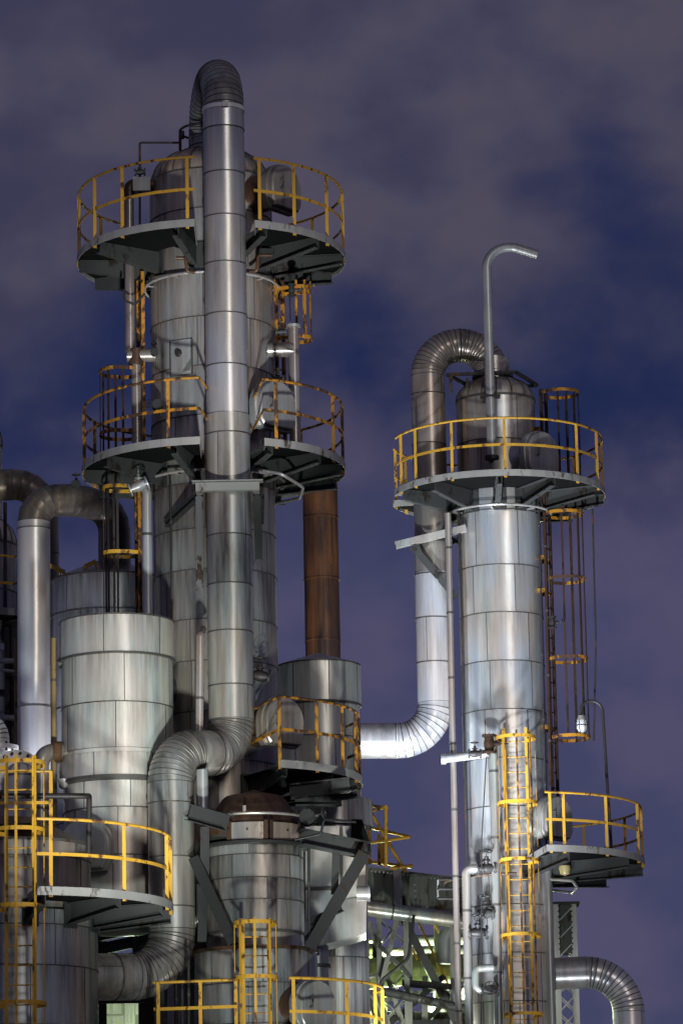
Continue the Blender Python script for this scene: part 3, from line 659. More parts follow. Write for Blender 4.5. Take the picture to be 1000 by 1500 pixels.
# ================================================================== FAR LEFT vessel
Y0 = 74; s0 = S(Y0); K0 = axis(-26, 800, Y0); r0 = 51 * s0
fl = thing('process_vessel', 'narrow dark vessel with rounded head cut by the left edge of the photo', 'vessel', (K0[0], K0[1], 0))
zq = P(0, 800, Y0).z
mb = MB(); shell(mb, K0, 0, zq, r0, [P(0, y, Y0).z for y in (870, 960, 1050)], 6); mb.build('shell', [M['t1low'], M['seam']], fl)
mb = MB(); dome(mb, K0, zq, r0, .55, 14, 56, .15); mb.build('dome', [M['dome'], M['seam']], fl)
mb = MB(); zn = P(-18, 655, Y0).z; mb.cyl((K0[0] + .1, Y0, zq + .3), (K0[0] + .1, Y0, zn), 22 * s0, n=28); dome(mb, (K0[0] + .1, Y0), zn, 22 * s0, .45, 10, 40, .05); mb.build('neck', [M['elbow'], M['seam']], fl)
ring_platform('small ring platform around the narrow vessel at the left edge', K0, P(-20, 893, Y0 - 1.4).z, r0 + .03, 118 * s0, (-140, 60), (-140, 60), [-110, -75, -45, -12, 15, 45], [-80, -40, 0, 40], M['yel'], h=1.0)
smallpipe('standing_conduit', [P(8, 736, 73.0), P(8, 900, 73.0)], .035, M['black'], 'black conduit running up the vessel at the left edge', bands=False)
pr = thing('pipe_rack', 'galvanised pipe rack with small lit pipes between the left edge and the lit riser', 'pipe rack', P(10, 1500, 71.5))
for i, (x0, y0, x1, y1, r) in enumerate(((-20, 968, 28, 968, .05), (-20, 978, 26, 984, .03), (72, 1000, 110, 1000, .05), (72, 968, 92, 968, .045), (72, 1058, 110, 1058, .06), (72, 1075, 110, 1078, .07), (-10, 1050, 30, 1052, .05))):
    MB().tube([P(x0, y0, 71.6), P(x1, y1, 71.6)], r, 10).build('pipe', M['zinc'], pr)
for xx in (20, 12, 75): MB().ibeam(P(xx, 920, 71.9), Vector((P(xx, 1000, 71.9).x, 71.9, 0)), .12, .14).build('post', M['brk'], pr)
for py in (1015, 1100): MB().ibeam(P(-20, py, 71.9), P(84, py, 71.9), .1, .12).build('cross_beam', M['brk'], pr)
smallpipe('standing_conduit', [P(24, 935, 70.8), P(25, 1110, 70.8)], .04, M['ochre'], 'thin ochre conduit between the left edge and the lit riser', bands=False)
wv = thing('white_pipe', 'white elbow pipe with bolted flange at the left edge above the yellow ladder cage', 'pipe', P(5, 1130, 67.5))
bigpipe(wv, [P(-60, 1058, 68.2), P(-3, 1058, 68.2), Vector((P(-3, 1110, 68.2).x, 68.2, P(-3, 1108, 68.2).z))], .30, 17 * S(68), M['white'], M['white'], 8, 3, 28, vs=False, ridge=.0)
mb = MB(); flange(mb, P(-2, 1096, 68.2), (0, 0, 1), .34, .07, 14); mb.build('flange', [M['white'], M['black']], wv)
wr = thing('white_flanged_pipe', 'floodlit white riser capped by a large upright bolted flange near the left edge', 'pipe', P(34, 1300, 67.3))
q = P(30, 1136, 67.2); mb = MB(); mb.cyl(Vector((q.x, 67.2, 0)), q, 20 * S(67.2), n=28); mb.build('straight_section', M['white'], wr)
mb = MB(); dome(mb, (q.x, 67.2), q.z, 20 * S(67.2), .2, 8, 40, .02); mb.build('rounded_head', [M['white'], M['seaml']], wr)
mb = MB(); flange(mb, P(26, 1138, 67.62), (.25, -1, .12), .46, .07, 18); mb.build('flange', [M['white'], M['black']], wr)

# ================================================================== LOWER LEFT vessel V1
Yv = 64.0; sv = S(Yv, 1300); V1 = axis(20, 1400, Yv); rv1 = 123 * sv; yv = Yv - rv1; zv = lambda y: P(20, y, yv).z
v1 = thing('process_vessel', 'wide dark vessel with rusty cone roof at the lower left corner', 'vessel', (V1[0], V1[1], 0))
mb = MB(); shell(mb, V1, 0, zv(1330), rv1, [zv(y) for y in (1352, 1412, 1500)], 8); mb.build('lower_shell', [M['tankdark'], M['seam']], v1)
mb = MB(); shell(mb, V1, zv(1330), zv(1225), rv1 * .92, [zv(1250)], 8); mb.build('upper_shell', [M['t1low'], M['seam']], v1)
mb = MB(); mb.rev(V1, [(rv1 * .92, zv(1228)), (rv1 * .94, zv(1228)), (rv1 * .94, zv(1224)), (rv1 * .3, zv(1225) + .45), (.02, zv(1225) + .5)], 72, mis=[1, 1, 0, 0]); mb.build('cone_roof', [M['rustcone'], M['seam']], v1)
zv1 = P(20, 1300, Yv - 2.62).z
ring_platform('ring platform with bright yellow rails around the lower left vessel', V1, zv1, rv1 + .03, 233 * sv, (-77, 6), (-77, 6), [-72, -42, -10, 4], [-74, -44, -16, 5], M['yel'], h=1.07, bh=(.34, .2))
# deck around roof behind ladder (dark frame)
smallpipe('dark_pipe', [P(-30, 1166, 62.9), P(131, 1166, 62.9), P(130, 1250, 62.9)], .045, M['black'], 'square bent black pipe crossing in front of the capped drum at lower left', .02, bands=False)
mb = MB(); z = zv(1128)
rt = thing('ladder_landing', 'yellow railed landing at the head of the lower left ladder', 'platform', (V1[0] - .4, yv + .3, zv(1225) + .02))
mb = MB(); mb.box((V1[0] - .5, yv + .75, zv(1205)), Vector((.9, 0, 0)), Vector((0, .5, 0)), Vector((0, 0, .025))); mb.build('deck', M['deckm'], rt)
pth = [P(-40, 1122, 62.6) , P(-5, 1129, 62.7), P(72, 1117, 62.9), ]
railing(rt, [Vector((p.x, p.y, zv(1205))) for p in (P(-60, 1200, 63.9), P(-20, 1200, 63.95), P(76, 1200, 64.0))], [Vector((P(24, 1200, 63.97).x, 63.97, zv(1205))), Vector((P(75, 1200, 64.0).x, 64.0, zv(1205)))], 1.0, M['yel'])
ladder('bright yellow caged ladder up the front of the lower left vessel', (P(30, 1300, 62.35).x, 62.35), (0, -1), 0, P(30, 1106, 62.3).z,
   seams_px(35, (1118, 1216, 1328, 1470), 61.9), [(3, P(35, 1110, 61.9).z)], M['yel'], w=.42, cr=.40, group='caged ladders')

# ================================================================== V2 rusty coned vessel centre bottom
Y3 = 65.6; s3 = S(Y3, 1250); V2 = axis(373, 1300, Y3); r3 = 71.5 * s3; y3 = Y3 - r3; z3 = lambda y: P(373, y, y3).z
v2 = thing('process_vessel', 'stout patched vessel with dark rusty cone top at bottom centre', 'vessel', (V2[0], V2[1], 0))
mb = MB(); mb.rev(V2, [(r3 * 1.03, z3(1226)), (r3 * 1.0, z3(1218)), (r3 * 1.03, z3(1208)), (r3 * .96, z3(1194)), (r3 * .66, z3(1162)), (r3 * .58, z3(1157)), (r3 * .2, z3(1151)), (.01, z3(1146))], 64, mis=[1, 0, 0, 0, 0, 0, 0])
for a in range(0, 360, 30):
    c = Vector((math.cos(R_(a)), math.sin(R_(a)), 0)); oo = Vector((V2[0], V2[1], 0)); pass
mb.build('cone_top', [M['rustcone'], M['seam']], v2)
mb = MB(); mb.rev(V2, [(r3 * 1.0, z3(1236)), (r3 * 1.13, z3(1235)), (r3 * 1.13, z3(1231)), (r3 * 1.0, z3(1229))], 64); mb.build('flange', [M['dark']], v2)
for a0, a1 in ((-116, -76), (-70, -28)):
    mb = MB(); mb.rev(V2, [(r3 * 1.06, z3(1229)), (r3 * 1.06, z3(1204)), (r3 * 1.01, z3(1204))], 12, R_(a0), R_(a1), [0, 1]); 
    for a in (a0, a1): c = Vector((math.cos(R_(a)), math.sin(R_(a)), 0)); mb.box(Vector((V2[0], V2[1], (z3(1229) + z3(1202)) / 2)) + c * r3 * 1.06, c * .05, Vector((-c.y, c.x, 0)) * .03, Vector((0, 0, (z3(1202) - z3(1229)) / 2)), 1)
    c = Vector((math.cos(R_((a0 + a1) / 2)), math.sin(R_((a0 + a1) / 2)), 0)); q = Vector((V2[0], V2[1], z3(1215))) + c * r3 * 1.06; mb.cyl(q, q + c * .02, .018, n=8, mi=1)
    mb.build('cover_plate', [M['t2top'], M['rustcone']], v2)
mb = MB(); shell(mb, V2, z3(1360), z3(1234), r3, [z3(y) for y in (1250, 1284, 1316)], 5, tv=1.2); mb.build('upper_shell', [M['vessel'], M['seam']], v2)
mb = MB(); mb.rev(V2, [(r3 * 1.0, z3(1360)), (r3 * 1.02, z3(1360)), (r3 * 1.02, z3(1364)), (r3 * .99, z3(1364)), (r3 * 1.0, z3(1388))], 64, mis=[1, 1, 1, 0]); mb.build('skirt', [M['vessel'], M['seam']], v2)
mb = MB(); rl2 = r3 * 1.25; mb.rev(V2, [(r3 * .9, z3(1386)), (rl2 * 1.04, z3(1386)), (rl2 * 1.04, z3(1391)), (rl2, z3(1391))], 64); mb.build('flange', [M['rustcone']], v2)
mb = MB(); shell(mb, V2, 0, z3(1390), rl2, [z3(y) for y in (1440, 1500)], 7); mb.build('lower_shell', [M['tankdark'], M['seam']], v2)
mb = MB(); mb.torus((V2[0], V2[1], z3(1192)), (0, 0, 1), r3 * 1.13, .022, 40, 8, R_(0)); mb.cyl(P(358, 1192, 64.75), P(358, 1180, 64.75), .03, n=8)
one('water_spray_ring', mb, M['zinc'], 'thin ring pipe around the rusty cone of the stout vessel', 'ring pipe')
valve(P(450, 1198, 65.0), (0, 1, 0), .10, 'dark wheel valve beside the rusty cone of the stout vessel', up=(.9, -.3, .2))
ladder('short yellow caged ladder on the front of the stout vessel', (P(375, 1400, 64.35).x, 64.35), (0, -1), 0, P(375, 1345, 64.3).z, seams_px(376, (1352, 1432), 63.9), [(3, P(376, 1347, 63.9).z)], M['yel'], w=.40, cr=.33)
smallpipe('drain_pipe', [P(296, 1128, 65.3), P(297, 1192, 65.3)], .10, M['tankdark'], 'short grey pipe dropping behind the thick pipe onto the left support beam', n=14)
smallpipe('drain_pipe', [P(296, 1296, 65.35), P(296, 1345, 65.35), P(275, 1362, 65.5)], .09, M['tankdark'], 'stubby grey pipe between the post and the left raked brace', .12, 14)
for i, (x, y0, y1) in enumerate(((452, 1230, 1390), (276, 1392, 1560), (267, 1440, 1560))):
    smallpipe('standing_conduit', [P(x, y0, 64.9 - .2 * (i > 0)), P(x + 1, y1, 64.9 - .2 * (i > 0))], .025, M['dark'], ['thin dark conduit right of the stout vessel', 'thin dark conduit at the lower left of the stout vessel', 'thin conduit nearest the ribbed pipe at bottom'][i])
smallpipe('gauge_line', [P(432, 1230, 64.55), P(470, 1222, 64.5), P(474, 1200, 64.5), P(520, 1204, 65.5)], .022, M['dark'], 'small bent gauge line above the right support beam', .08, bands=False)
# support frame
sf = thing('support_frame', 'dark steel beam frame with raked braces carrying the stout vessel', 'steel frame', (V2[0], V2[1], z3(1390)))
def fb(name, x0, y0, x1, y1, Ya, Yb, w=.16, h=.22, mat='brk', up=(0, 0, 1), kind='I'):
    MB().ibeam(P(x0, y0, Ya), P(x1, y1, Yb), w, h, up, .018, kind).build(name, M[mat], sf)
fb('beam', 278, 1190, 334, 1206, 64.95, 64.6, .2, .27); fb('beam', 440, 1226, 537, 1246, 64.7, 65.6, .2, .26)
fb('post', 300, 1212, 300, 1300, 65.0, 65.0, .14, .14, 'dark'); fb('post', 492, 1246, 490, 1310, 65.3, 65.3, .12, .12, 'dark')
fb('brace', 284, 1258, 342, 1384, 64.95, 64.62, .17, .17, 'dark', (0, 1, 0)); fb('brace', 532, 1252, 452, 1392, 65.3, 64.75, .19, .19, 'dark', (0, 1, 0)); fb('brace', 500, 1330, 452, 1352, 65.3, 65.0, .1, .12, 'dark')
fb('post', 298, 1300, 296, 1380, 65.1, 65.1, .14, .14, 'dark')
# bottom rails in front of V2
zb = P(370, 1532, 63.7).z
bp = thing('platform', 'bottom edge yellow railing left of the short ladder', 'platform', P(280, 1540, 63.8), 'bottom platforms')
q0, q1 = P(225, 1437, 64.0), P(347, 1437, 63.8); q0.z = q1.z = zb
hb = P(300, 1437, 63.9).z - zb
mb = MB(); mb.box((q0 + q1) / 2 + Vector((0, .5, -.04)), Vector(((q1 - q0).x / 2, 0, 0)), Vector((0, .5, 0)), Vector((0, 0, .03))); mb.build('deck', M['deckm'], bp)
railing(bp, [q0, q1], [Vector((P(x, 1500, 63.9).x, 63.9, zb)) for x in (232, 294, 346)], hb, M['yel'], mid=.6)
bp2 = ring_platform('curved bottom edge platform with yellow rails right of the short ladder', V2, zb, rl2 + .05, 186 * s3, (-74, 20), (-74, 20), [-72, -44, -20, 3], [-60, -20, 10], M['yel'], h=hb, group='bottom platforms')
man1('large pale manway cover low between the bottom platform rails', 1482, -50, .35, .37, 'rustcone', 'tankdark', V2, Y3, rl2, 373)

# ================================================================== K3 capped tank & stack & duct
Y4 = 70.2; s4 = S(Y4, 1000); K3 = axis(467, 1000, Y4); r4 = 61 * s4; y4 = Y4 - r4; z4 = lambda y: P(467, y, y4).z
k3 = thing('storage_drum', 'grey drum with streaked cap and pointed lid beneath the rusty stack', 'tank', (K3[0], K3[1], 0))
mb = MB(); shell(mb, K3, z4(1024), z4(967), r4, [], 7, tv=.6); mb.rev(K3, [(r4, z4(967)), (r4 * 1.015, z4(967)), (r4 * 1.015, z4(965)), (r4 * .4, z4(966) + .16), (.01, z4(966) + .25)], 72, mis=[1, 1, 2, 2]); mb.rev(K3, [(r4, z4(1024)), (r4 * 1.015, z4(1024)), (r4 * 1.01, z4(1027)), (r4 * .9, z4(1027))], 72, mis=[1, 1, 1]); mb.build('lid', [M['tank'], M['seam'], M['tankdark']], k3)
mb = MB(); shell(mb, K3, z4(1170), z4(1026), r4 * .955, [z4(y) for y in (1075, 1130)], 6); mb.build('shell', [M['tank'], M['seam']], k3)
K3b = (K3[0] + .17, K3[1]); mb = MB(); shell(mb, K3b, z4(1205), z4(1165), r4 * .98, [], 6); mb.rev(K3b, [(r4 * .98, z4(1165)), (r4 * .4, z4(1160))], 60); shell(mb, K3b, 0, z4(1200), r4 * .83, [z4(1300), z4(1400)], 6); mb.build('lower_shell', [M['vessel'], M['seam']], k3)
# duct
du = thing('duct_box', 'faceted grey sheet duct with a slanted bottom right of the stout vessel', 'duct', P(490, 1400, 67))
Yd0, Yd1 = 66.6, 67.6
def poly(mb, px, Ya, Yb, mi=0):
    a = [P(x, y, Ya) for x, y in px]; b_ = [Vector((p.x, Yb, p.z)) for p in a]; n = len(a); k = mb.add(a + b_)
    mb.face(list(range(k, k + n))[::-1], mi, random.uniform(-1, 1)); mb.face(list(range(k + n, k + 2 * n)), mi)
    for i in range(n): j = (i + 1) % n; mb.face([k + i, k + j, k + n + j, k + n + i], mi, random.uniform(-1, 1))
mb = MB(); poly(mb, [(482, 1322), (537, 1312), (536, 1366), (520, 1372), (462, 1386), (450, 1376)], Yd0, Yd1); mb.build('hopper', [M['vessel'], M['seam']], du)
mb = MB(); poly(mb, [(447, 1210), (535, 1210), (535, 1314), (482, 1324), (447, 1372)], Yd0 + .03, Yd1); mb.build('panel_body', [M['tank'], M['seam']], du)
mb = MB()
for (x0, y0, x1, y1) in ((447, 1302, 500, 1302), (500, 1212, 500, 1320), (447, 1232, 535, 1236)): mb.beam(P(x0, y0, Yd0), P(x1, y1, Yd0), .05, .02, (0, 1, 0))
mb.build('stiffener', M['seam'], du)
mb = MB(); poly(mb, [(514, 1200), (530, 1200), (543, 1238), (541, 1246), (520, 1246), (514, 1240)], 66.0, 66.7); mb.build('hood', [M['deckm'], M['seam']], du)
mb = MB(); q = P(522, 1309, 66.3); mb.cyl(q, q + Vector((.22, 0, 0)), .125, n=18); flange(mb, q + Vector((.2, 0, 0)), (1, 0, 0), .14, .04); mb.build('nozzle', [M['zinc'], M['black']], du)
q = P(463, 1384, 67.1); mb = MB(); mb.cyl(Vector((q.x, 67.1, 0)), q, .20, n=24); flange(mb, q - Vector((0, 0, .35)), (0, 0, 1), .235, .05, 0, 1); mb.build('down_spout', [M['vessel'], M['seam']], du)
# under lower ring platform: brace box
mb = MB(); mb.ibeam(P(424, 1160, 66.3), P(512, 1150, 66.5), .2, .24); mb.ibeam(P(432, 1172, 66.6), P(500, 1172, 66.7), .15, .2)
one('platform_beam', mb, M['brk'], 'heavy beams lying beneath the lowest ring platform of the tallest column', 'beam')
Ys = 80.0; ST = axis(471, 850, Ys); rs_ = 25.5 * S(Ys)
stk = thing('chimney_stack', 'straight rusty brown stack standing behind the tallest column', 'stack', (ST[0], ST[1], 0))
mb = MB(); shell(mb, ST, 0, P(471, 668, Ys).z, rs_, [P(471, y, Ys).z for y in (760, 850, 940)], 3, vseam=False, seam_w=.03); mb.build('stack_shell', [M['rust'], M['rust']], stk)
mb = MB(); mb.rev(ST, [(rs_, P(471, 672, Ys).z), (rs_ + .03, P(471, 672, Ys).z), (rs_ + .03, P(471, 667, Ys).z), (rs_ - .04, P(471, 667, Ys).z)], 40); mb.build('top_rim', M['rust'], stk)

# ================================================================== RIGHT COLUMN
Yt = 80.0; st = S(Yt); T2 = axis(731, 800, Yt); rt2 = 61 * st; yt = Yt - rt2; zt2 = lambda y, px=735: P(px, y, yt).z
c2 = thing('distillation_column', 'bright silver column standing alone at the right with a U shaped pipe', 'column', (T2[0], T2[1], 0))
zs2 = P(727, 590, Yt).z
mb = MB(); shell(mb, T2, zt2(705), zs2, rt2 * .955, [zt2(640)], 8); mb.build('top_shell', [M['t2top'], M['seam']], c2)
mb = MB(); shell(mb, T2, zt2(1253), zt2(705), rt2, [zt2(y) for y in (745, 826, 896, 967, 1038, 1109, 1180)], 6); mb.build('upper_shell', [M['t2'], M['seam']], c2)
mb = MB(); shell(mb, T2, 0, zt2(1253), rt2 * 1.015, [zt2(y) for y in (1324, 1395, 1466, 1540)], 7); mb.build('lower_shell', [M['t2'], M['seam']], c2)
mb = MB(); dome(mb, T2, zs2, rt2 * .955, 36 * st, 16, 64, .28); mb.build('dome', [M['dome'], M['seam']], c2)
mb = MB(); zn2 = zs2 + 30 * st; mb.cyl((T2[0] - .04, Yt, zn2), (T2[0] - .04, Yt, zn2 + .5), .34, n=28); flange(mb, (T2[0] - .04, Yt, zn2 + .12), (0, 0, 1), .42, .05, 16, 1); mb.build('top_nozzle', [M['t1'], M['seam']], c2)
up2 = thing('overhead_pipe', 'silver pipe arching from the right column head down its left side and away left', 'pipe', P(631, 1100, Yt))
rp3 = 25 * st; xa = P(633, 850, 79.9).x; ztp = P(680, 481, 79.9).z - rp3
b1 = [Vector((T2[0] - .04, Yt, zn2 + .4)), Vector((T2[0] - .04, Yt, ztp)), Vector((xa, 79.9, ztp)), Vector((xa, 79.9, P(634, 840, 79.9).z))]
Rb = (T2[0] - .04 - xa) / 2 - .005
bigpipe(up2, b1, Rb, rp3, M['t2pipe'], M['t2bend'], 14, .98, 36, mats_seg=[M['t2bend'], M['t2bend'], M['t2pipe']], ridge=.015)
b2 = [b1[-1], Vector((xa, 79.9, P(634, 1085, 79.9).z)), Vector((ST[0], 79.9, P(500, 1085, 79.9).z))]
bigpipe(up2, b2, .74, rp3 * 1.03, M['t2pipe'], M['t2pipe'], 11, .95, 36, ridge=.015, seamoff=.05)
R5 = 157 * st; z5 = P(730, 690, Yt - R5).z
ring_platform('full ring platform with clean yellow rails around the head of the right column', T2, z5, rt2 + .02, R5, (195, 528), (200, 523),
   [203, 218, 243, 272, 316, 338, 2, 40, 80, 125, 150, 165], [205, 232, 270, 300, 335, 0, 45, 90, 140], M['yel'], h=1.08, bh=(.40, .20))
man_ = manway('silver round manway on the ring platform of the right column', Vector((T2[0] + .48, Yt - .55, P(775, 668, 79.3).z)), (.75, -.8, 0), .44, .34, M['t2'], M['tankdark'])
vp = thing('vent_pipe', 'tall thin vent pipe with a hooked top rising over the right column', 'pipe', P(718, 680, 78.8))
xv = P(718, 600, 78.85).x
pv = pathpts([(xv, 78.85, P(718, 672, 78.85).z), (xv, 78.85, P(715, 364, 78.85).z), P(752, 362, 78.85), P(787, 373, 78.85)], [.42, .3], 8)
MB().tube(pv, 7 * st, 16).build('hooked_tube', M['zinc'], vp)
mb = MB(); q = Vector((xv, 78.85, P(718, 581, 78.85).z)); mb.box(q, Vector((.2, 0, 0)), Vector((0, .10, 0)), Vector((0, 0, .02))); mb.beam(q + Vector((-.1, .1, 0)), q + Vector((-.1, .6, 0)), .06, .05); mb.box(q + Vector((.08, 0, .05)), Vector((.05, 0, 0)), Vector((0, .05, 0)), Vector((0, 0, .05)))
mb.build('pipe_clip', M['black'], vp); mb = MB(); q = Vector((xv, 78.85, P(718, 668, 78.85).z)); mb.cyl(q, q - Vector((0, 0, .07)), .14, n=14); mb.beam(q + Vector((0, .05, 0)), q + Vector((0, .5, 0)), .1, .06); mb.build('pipe_foot', M['black'], vp)
tf = thing('top_frame', 'black angle frame around the neck of the right column dome', 'steel frame', P(727, 560, Yt))
fr = [P(655, 556, 79.3), P(700, 536, 80.7), P(786, 556, 80.3), P(755, 560, 79.2), P(655, 556, 79.3)]
zf = P(720, 553, 79.6).z
for a, b_ in zip(fr, fr[1:]):
    MB().beam(Vector((a.x, a.y, zf)), Vector((b_.x, b_.y, zf)), .06, .06).build('bar', M['black'], tf)
for (x, y0, y1, Yq) in ((684, 548, 592, 79.6), (660, 560, 575, 79.4)):
    q = P(x, y0, Yq); MB().beam(Vector((q.x, Yq, zf)), Vector((q.x, Yq + .1, P(x, y1, Yq).z)), .07, .07).build('leg', M['black'], tf)
z = P(735, 742, yt).z
mb = MB(); mb.torus((T2[0], T2[1], z), (0, 0, 1), rt2 + .22, .026, 60, 8)
for a in range(10, 360, 50): c = Vector((math.cos(R_(a)), math.sin(R_(a)), 0)); mb.beam(Vector((T2[0], T2[1], z - .03)) + c * rt2, Vector((T2[0], T2[1], z - .03)) + c * (rt2 + .23), .04, .025)
one('water_spray_ring', mb, M['zinc'], 'pale ring pipe circling the right column just under its ring platform', 'ring pipe')
# bracket left of T2 holding pipe
bk = thing('pipe_bracket', 'triangular steel bracket holding the descending pipe to the right column', 'bracket', P(640, 880, 79))
MB().ibeam(P(579, 799, 79.35), P(682, 774, 79.35), .16, .13, kind='C').build('arm', M['zinc'], bk)
MB().ibeam(P(604, 800, 79.4), P(668, 876, 79.6), .12, .12, (0, 1, 0), kind='C').build('brace', M['brk'], bk)
MB().ibeam(P(656, 792, 80.4), P(676, 792, 79.8), .12, .13).build('arm', M['brk'], bk)
mb = MB(); q = P(634, 795, 79.9); mb.box(q, Vector((.38, 0, 0)), Vector((0, .38, 0)), Vector((0, 0, .03))); mb.build('saddle_plate', M['black'], bk)
# ladders
ladder('rusty caged ladder running down the right side of the right column', (P(805, 900, 79.7).x, 79.75), (1, -.30), P(810, 1165, 79.7).z, P(805, 572, 79.7).z,
   seams_px(838, (575, 752, 848, 965, 1080), 79.6), [(P(838, 1083, 79.6).z, P(838, 745, 79.6).z), (z5, P(838, 572, 79.6).z)], M['rustbar'], M['rustbar'], cr=.35, w=.40, bars=7, hoopmat=M['yelr'], ties=seams_px(805, (630, 818, 866, 1066), 79.7))
ladder('long yellow caged ladder on the lower front of the right column', (P(757, 1200, 78.95).x, 78.95), (0, -1), 0, P(757, 1066, 78.95).z,
   seams_px(758, (1080, 1176, 1260, 1370, 1486), 78.5), [(3, P(757, 1072, 78.5).z)], M['yel'], M['yelr'], cr=.37, w=.42, hoopmat=M['yel'])
smallpipe('conduit', [P(797, 750, 79.5), P(806, 1150, 79.5)], .03, M['rustbar'], 'dark conduit between the right column and its rusty caged ladder', bands=True)
smallpipe('conduit', [P(867, 745, 79.4), P(872, 940, 79.4), P(869, 1085, 79.4)], .018, M['black'], 'thin black cable conduit along the outer side of the rusty ladder cage', bands=False, rad=.3)
valve(P(808, 912, 79.2), (0, 0, 1), .07, 'small dark valve at half height of the rusty caged ladder', up=(1, 0, 0), mat=M['black'])
# right lower platform
zp5 = P(745, 1240, Yt - 2.67).z
ring_platform('small sector platform reaching out right near the base of the right column', T2, zp5, rt2 + .05, 2.66, (-76, 58), (-70, 50),
   [-74, -68, -46, -18, -3, 25, 52], [-66, -30, 0, 40], M['yel'], h=1.05, bh=(.34, .22))
man2 = manway('grey manway with bulged cover on the small sector platform of the right column', Vector((T2[0] + .5, Yt - .5, P(790, 1200, 79.3).z)), (.8, -.75, 0), .42, .38, M['vessel'], M['tankdark'])
lp = thing('gooseneck_lamp', 'black gooseneck pole with a clear jar lamp beside the lower right platform', 'lamp', P(893, 1245, 79.0))
pl = P(851, 1048, 78.9)
MB().tube(pathpts([P(895, 1246, 79.0), P(881, 1028, 78.95), P(851, 1026, 78.9), P(850, 1050, 78.9)], [.22, .2], 8), .03, 8).build('pole', M['black'], lp)
mb = MB(); mb.cyl(pl, pl - Vector((0, 0, .1)), .06, .10, 16); mb.build('lamp_cap', M['zinc'], lp)
mb = MB(); mb.rings([pl - Vector((0, 0, q)) for q in (.1, .14, .26, .32, .335)], [(0, 0, -1)] * 5, [.085, .10, .10, .06, .01], 16); mb.build('jar', M['glass'], lp)
mb = MB()
for i in range(6): c = Vector((math.cos(i * 1.047), math.sin(i * 1.047), 0)) * .108; mb.tube([pl + c - Vector((0, 0, .1)), pl + c - Vector((0, 0, .28)), pl + c * .5 - Vector((0, 0, .35))], .007, 5)
mb.torus(pl - Vector((0, 0, .2)), (0, 0, 1), .108, .008, 16, 5); mb.build('wire_guard', M['black'], lp)
dl = thing('deck_lamp', 'round jar lamp fixed under the small sector platform at right', 'lamp', P(826, 1262, 79.2))
q = P(826, 1258, 79.2); mb = MB(); mb.cyl(q, q - Vector((0, 0, .14)), .08, .12, 16); mb.build('lamp_cap', M['black'], dl)
mb = MB(); mb.rings([q - Vector((0, 0, t)) for t in (.14, .2, .3, .33)], [(0, 0, -1)] * 4, [.11, .12, .09, .01], 16); mb.build('jar', M['lens'], dl)
smallpipe('looped_hose_pipe', [P(806, 1288, 79.2), P(838, 1290, 79.4), P(845, 1300, 79.8), P(838, 1308, 80.3), P(806, 1304, 80.8)], .03, M['zinc'], 'small looped grey pipe below the sector platform at right', .1, bands=False)

# pipes on T2's left
smallpipe('riser_pipe', [P(655.5, 752, 78.9), P(673, 1560, 78.9)], .062, M['t2bend'], 'long thin brown pipe descending left of the right column from its bracket', bands=True)
hp_ = thing('cross_pipe', 'short pale horizontal pipe with capped end crossing the left of the right column', 'pipe', P(680, 1110, 78.7))
MB().cyl(P(648, 1112, 78.7), P(712, 1104, 78.7), .085, n=16).build('straight_section', M['zinc'], hp_)
mb = MB(); q = P(648, 1112, 78.7); mb.cyl(q - Vector((.03, 0, 0)), q + Vector((.06, 0, 0)), .105, n=16); mb.build('end_cap', M['zinc'], hp_)
valve(P(695, 1104, 78.55), (1, 0, 0), .075, 'dark valve over the short cross pipe of the right column', mat=M['black'])
valve(P(716, 1090, 78.6), (0, 0, 1), .11, 'rusty valve at the head of the pale standpipe on the right column', up=(1, 0, 0), mat=M['rustbar'])
smallpipe('standpipe', [P(722, 1078, 78.7), P(731, 1560, 78.7)], .085, M['vessel'], 'pale standpipe running down between the thin wire and the yellow ladder', bands=True, n=14)
smallpipe('bent_pipe', [P(715, 1271, 78.75), P(682, 1273, 78.75), P(688, 1560, 78.75)], .085, M['vessel'], 'pale pipe bending out of the right column and dropping beside it', .12, 14)
smallpipe('bent_pipe', [P(722, 1417, 78.5), P(696, 1419, 78.5), P(697, 1450, 78.5), P(712, 1450, 78.5)], .075, M['vessel'], 'small goose bent pipe low on the left side of the right column', .1, 14, bands=False)
valve(P(717, 1450, 78.5), (1, 0, 0), .10, 'black wheel valve at the end of the small goose bent pipe', up=(0, -1, .1), mat=M['black'])
for (x, y, lb) in ((712, 1272, 'dark valve where the pale bent pipe leaves the right column'), (700, 1366, 'dark flanged valve between the two pale pipes left of the right column'), (709, 1338, 'small grey valve cluster above the dark flanged valve on the right column')):
    valve(P(x, y, 78.7), (1, 0, 0), .11, lb, mat=M['black'] if y != 1338 else M['brk'], up=(0, -.4, 1))
smallpipe('thin_wire', [P(712, 1108, 78.5), P(705, 1230, 78.5), P(704, 1560, 78.5)], .012, M['dark'], 'thin cable hanging down the left face of the right column', bands=False, rad=.3, cat='cable')
smallpipe('conduit', [P(671, 745, 79.35), P(676, 900, 79.3), P(683, 1260, 79.25)], .022, M['black'], 'black conduit following the left edge of the right column', bands=False, rad=.3)
mb = MB(); mb.torus((T2[0], T2[1], P(735, 1282, Yt - 1.3).z), (0, 0, 1), 1.3, .028, 30, 8, R_(30), R_(150))
pp = arc(T2, P(735, 1280, Yt - 1.25).z, 1.25, 180, 275, 16); mb = MB(); mb.tube(pp, .028, 8)
one('hand_hoop', mb, M['rustcone'], 'rusty curved rail around the lower left of the right column', 'rail')
mb = MB()
for a, b_ in (((641, 1288), (660, 1288)), ((641, 1288), (641, 1316)), ((641, 1316), (680, 1316)), ((641, 1302), (680, 1302))): mb.tube([P(*a, 79.0), P(*b_, 79.2)], .03, 6)
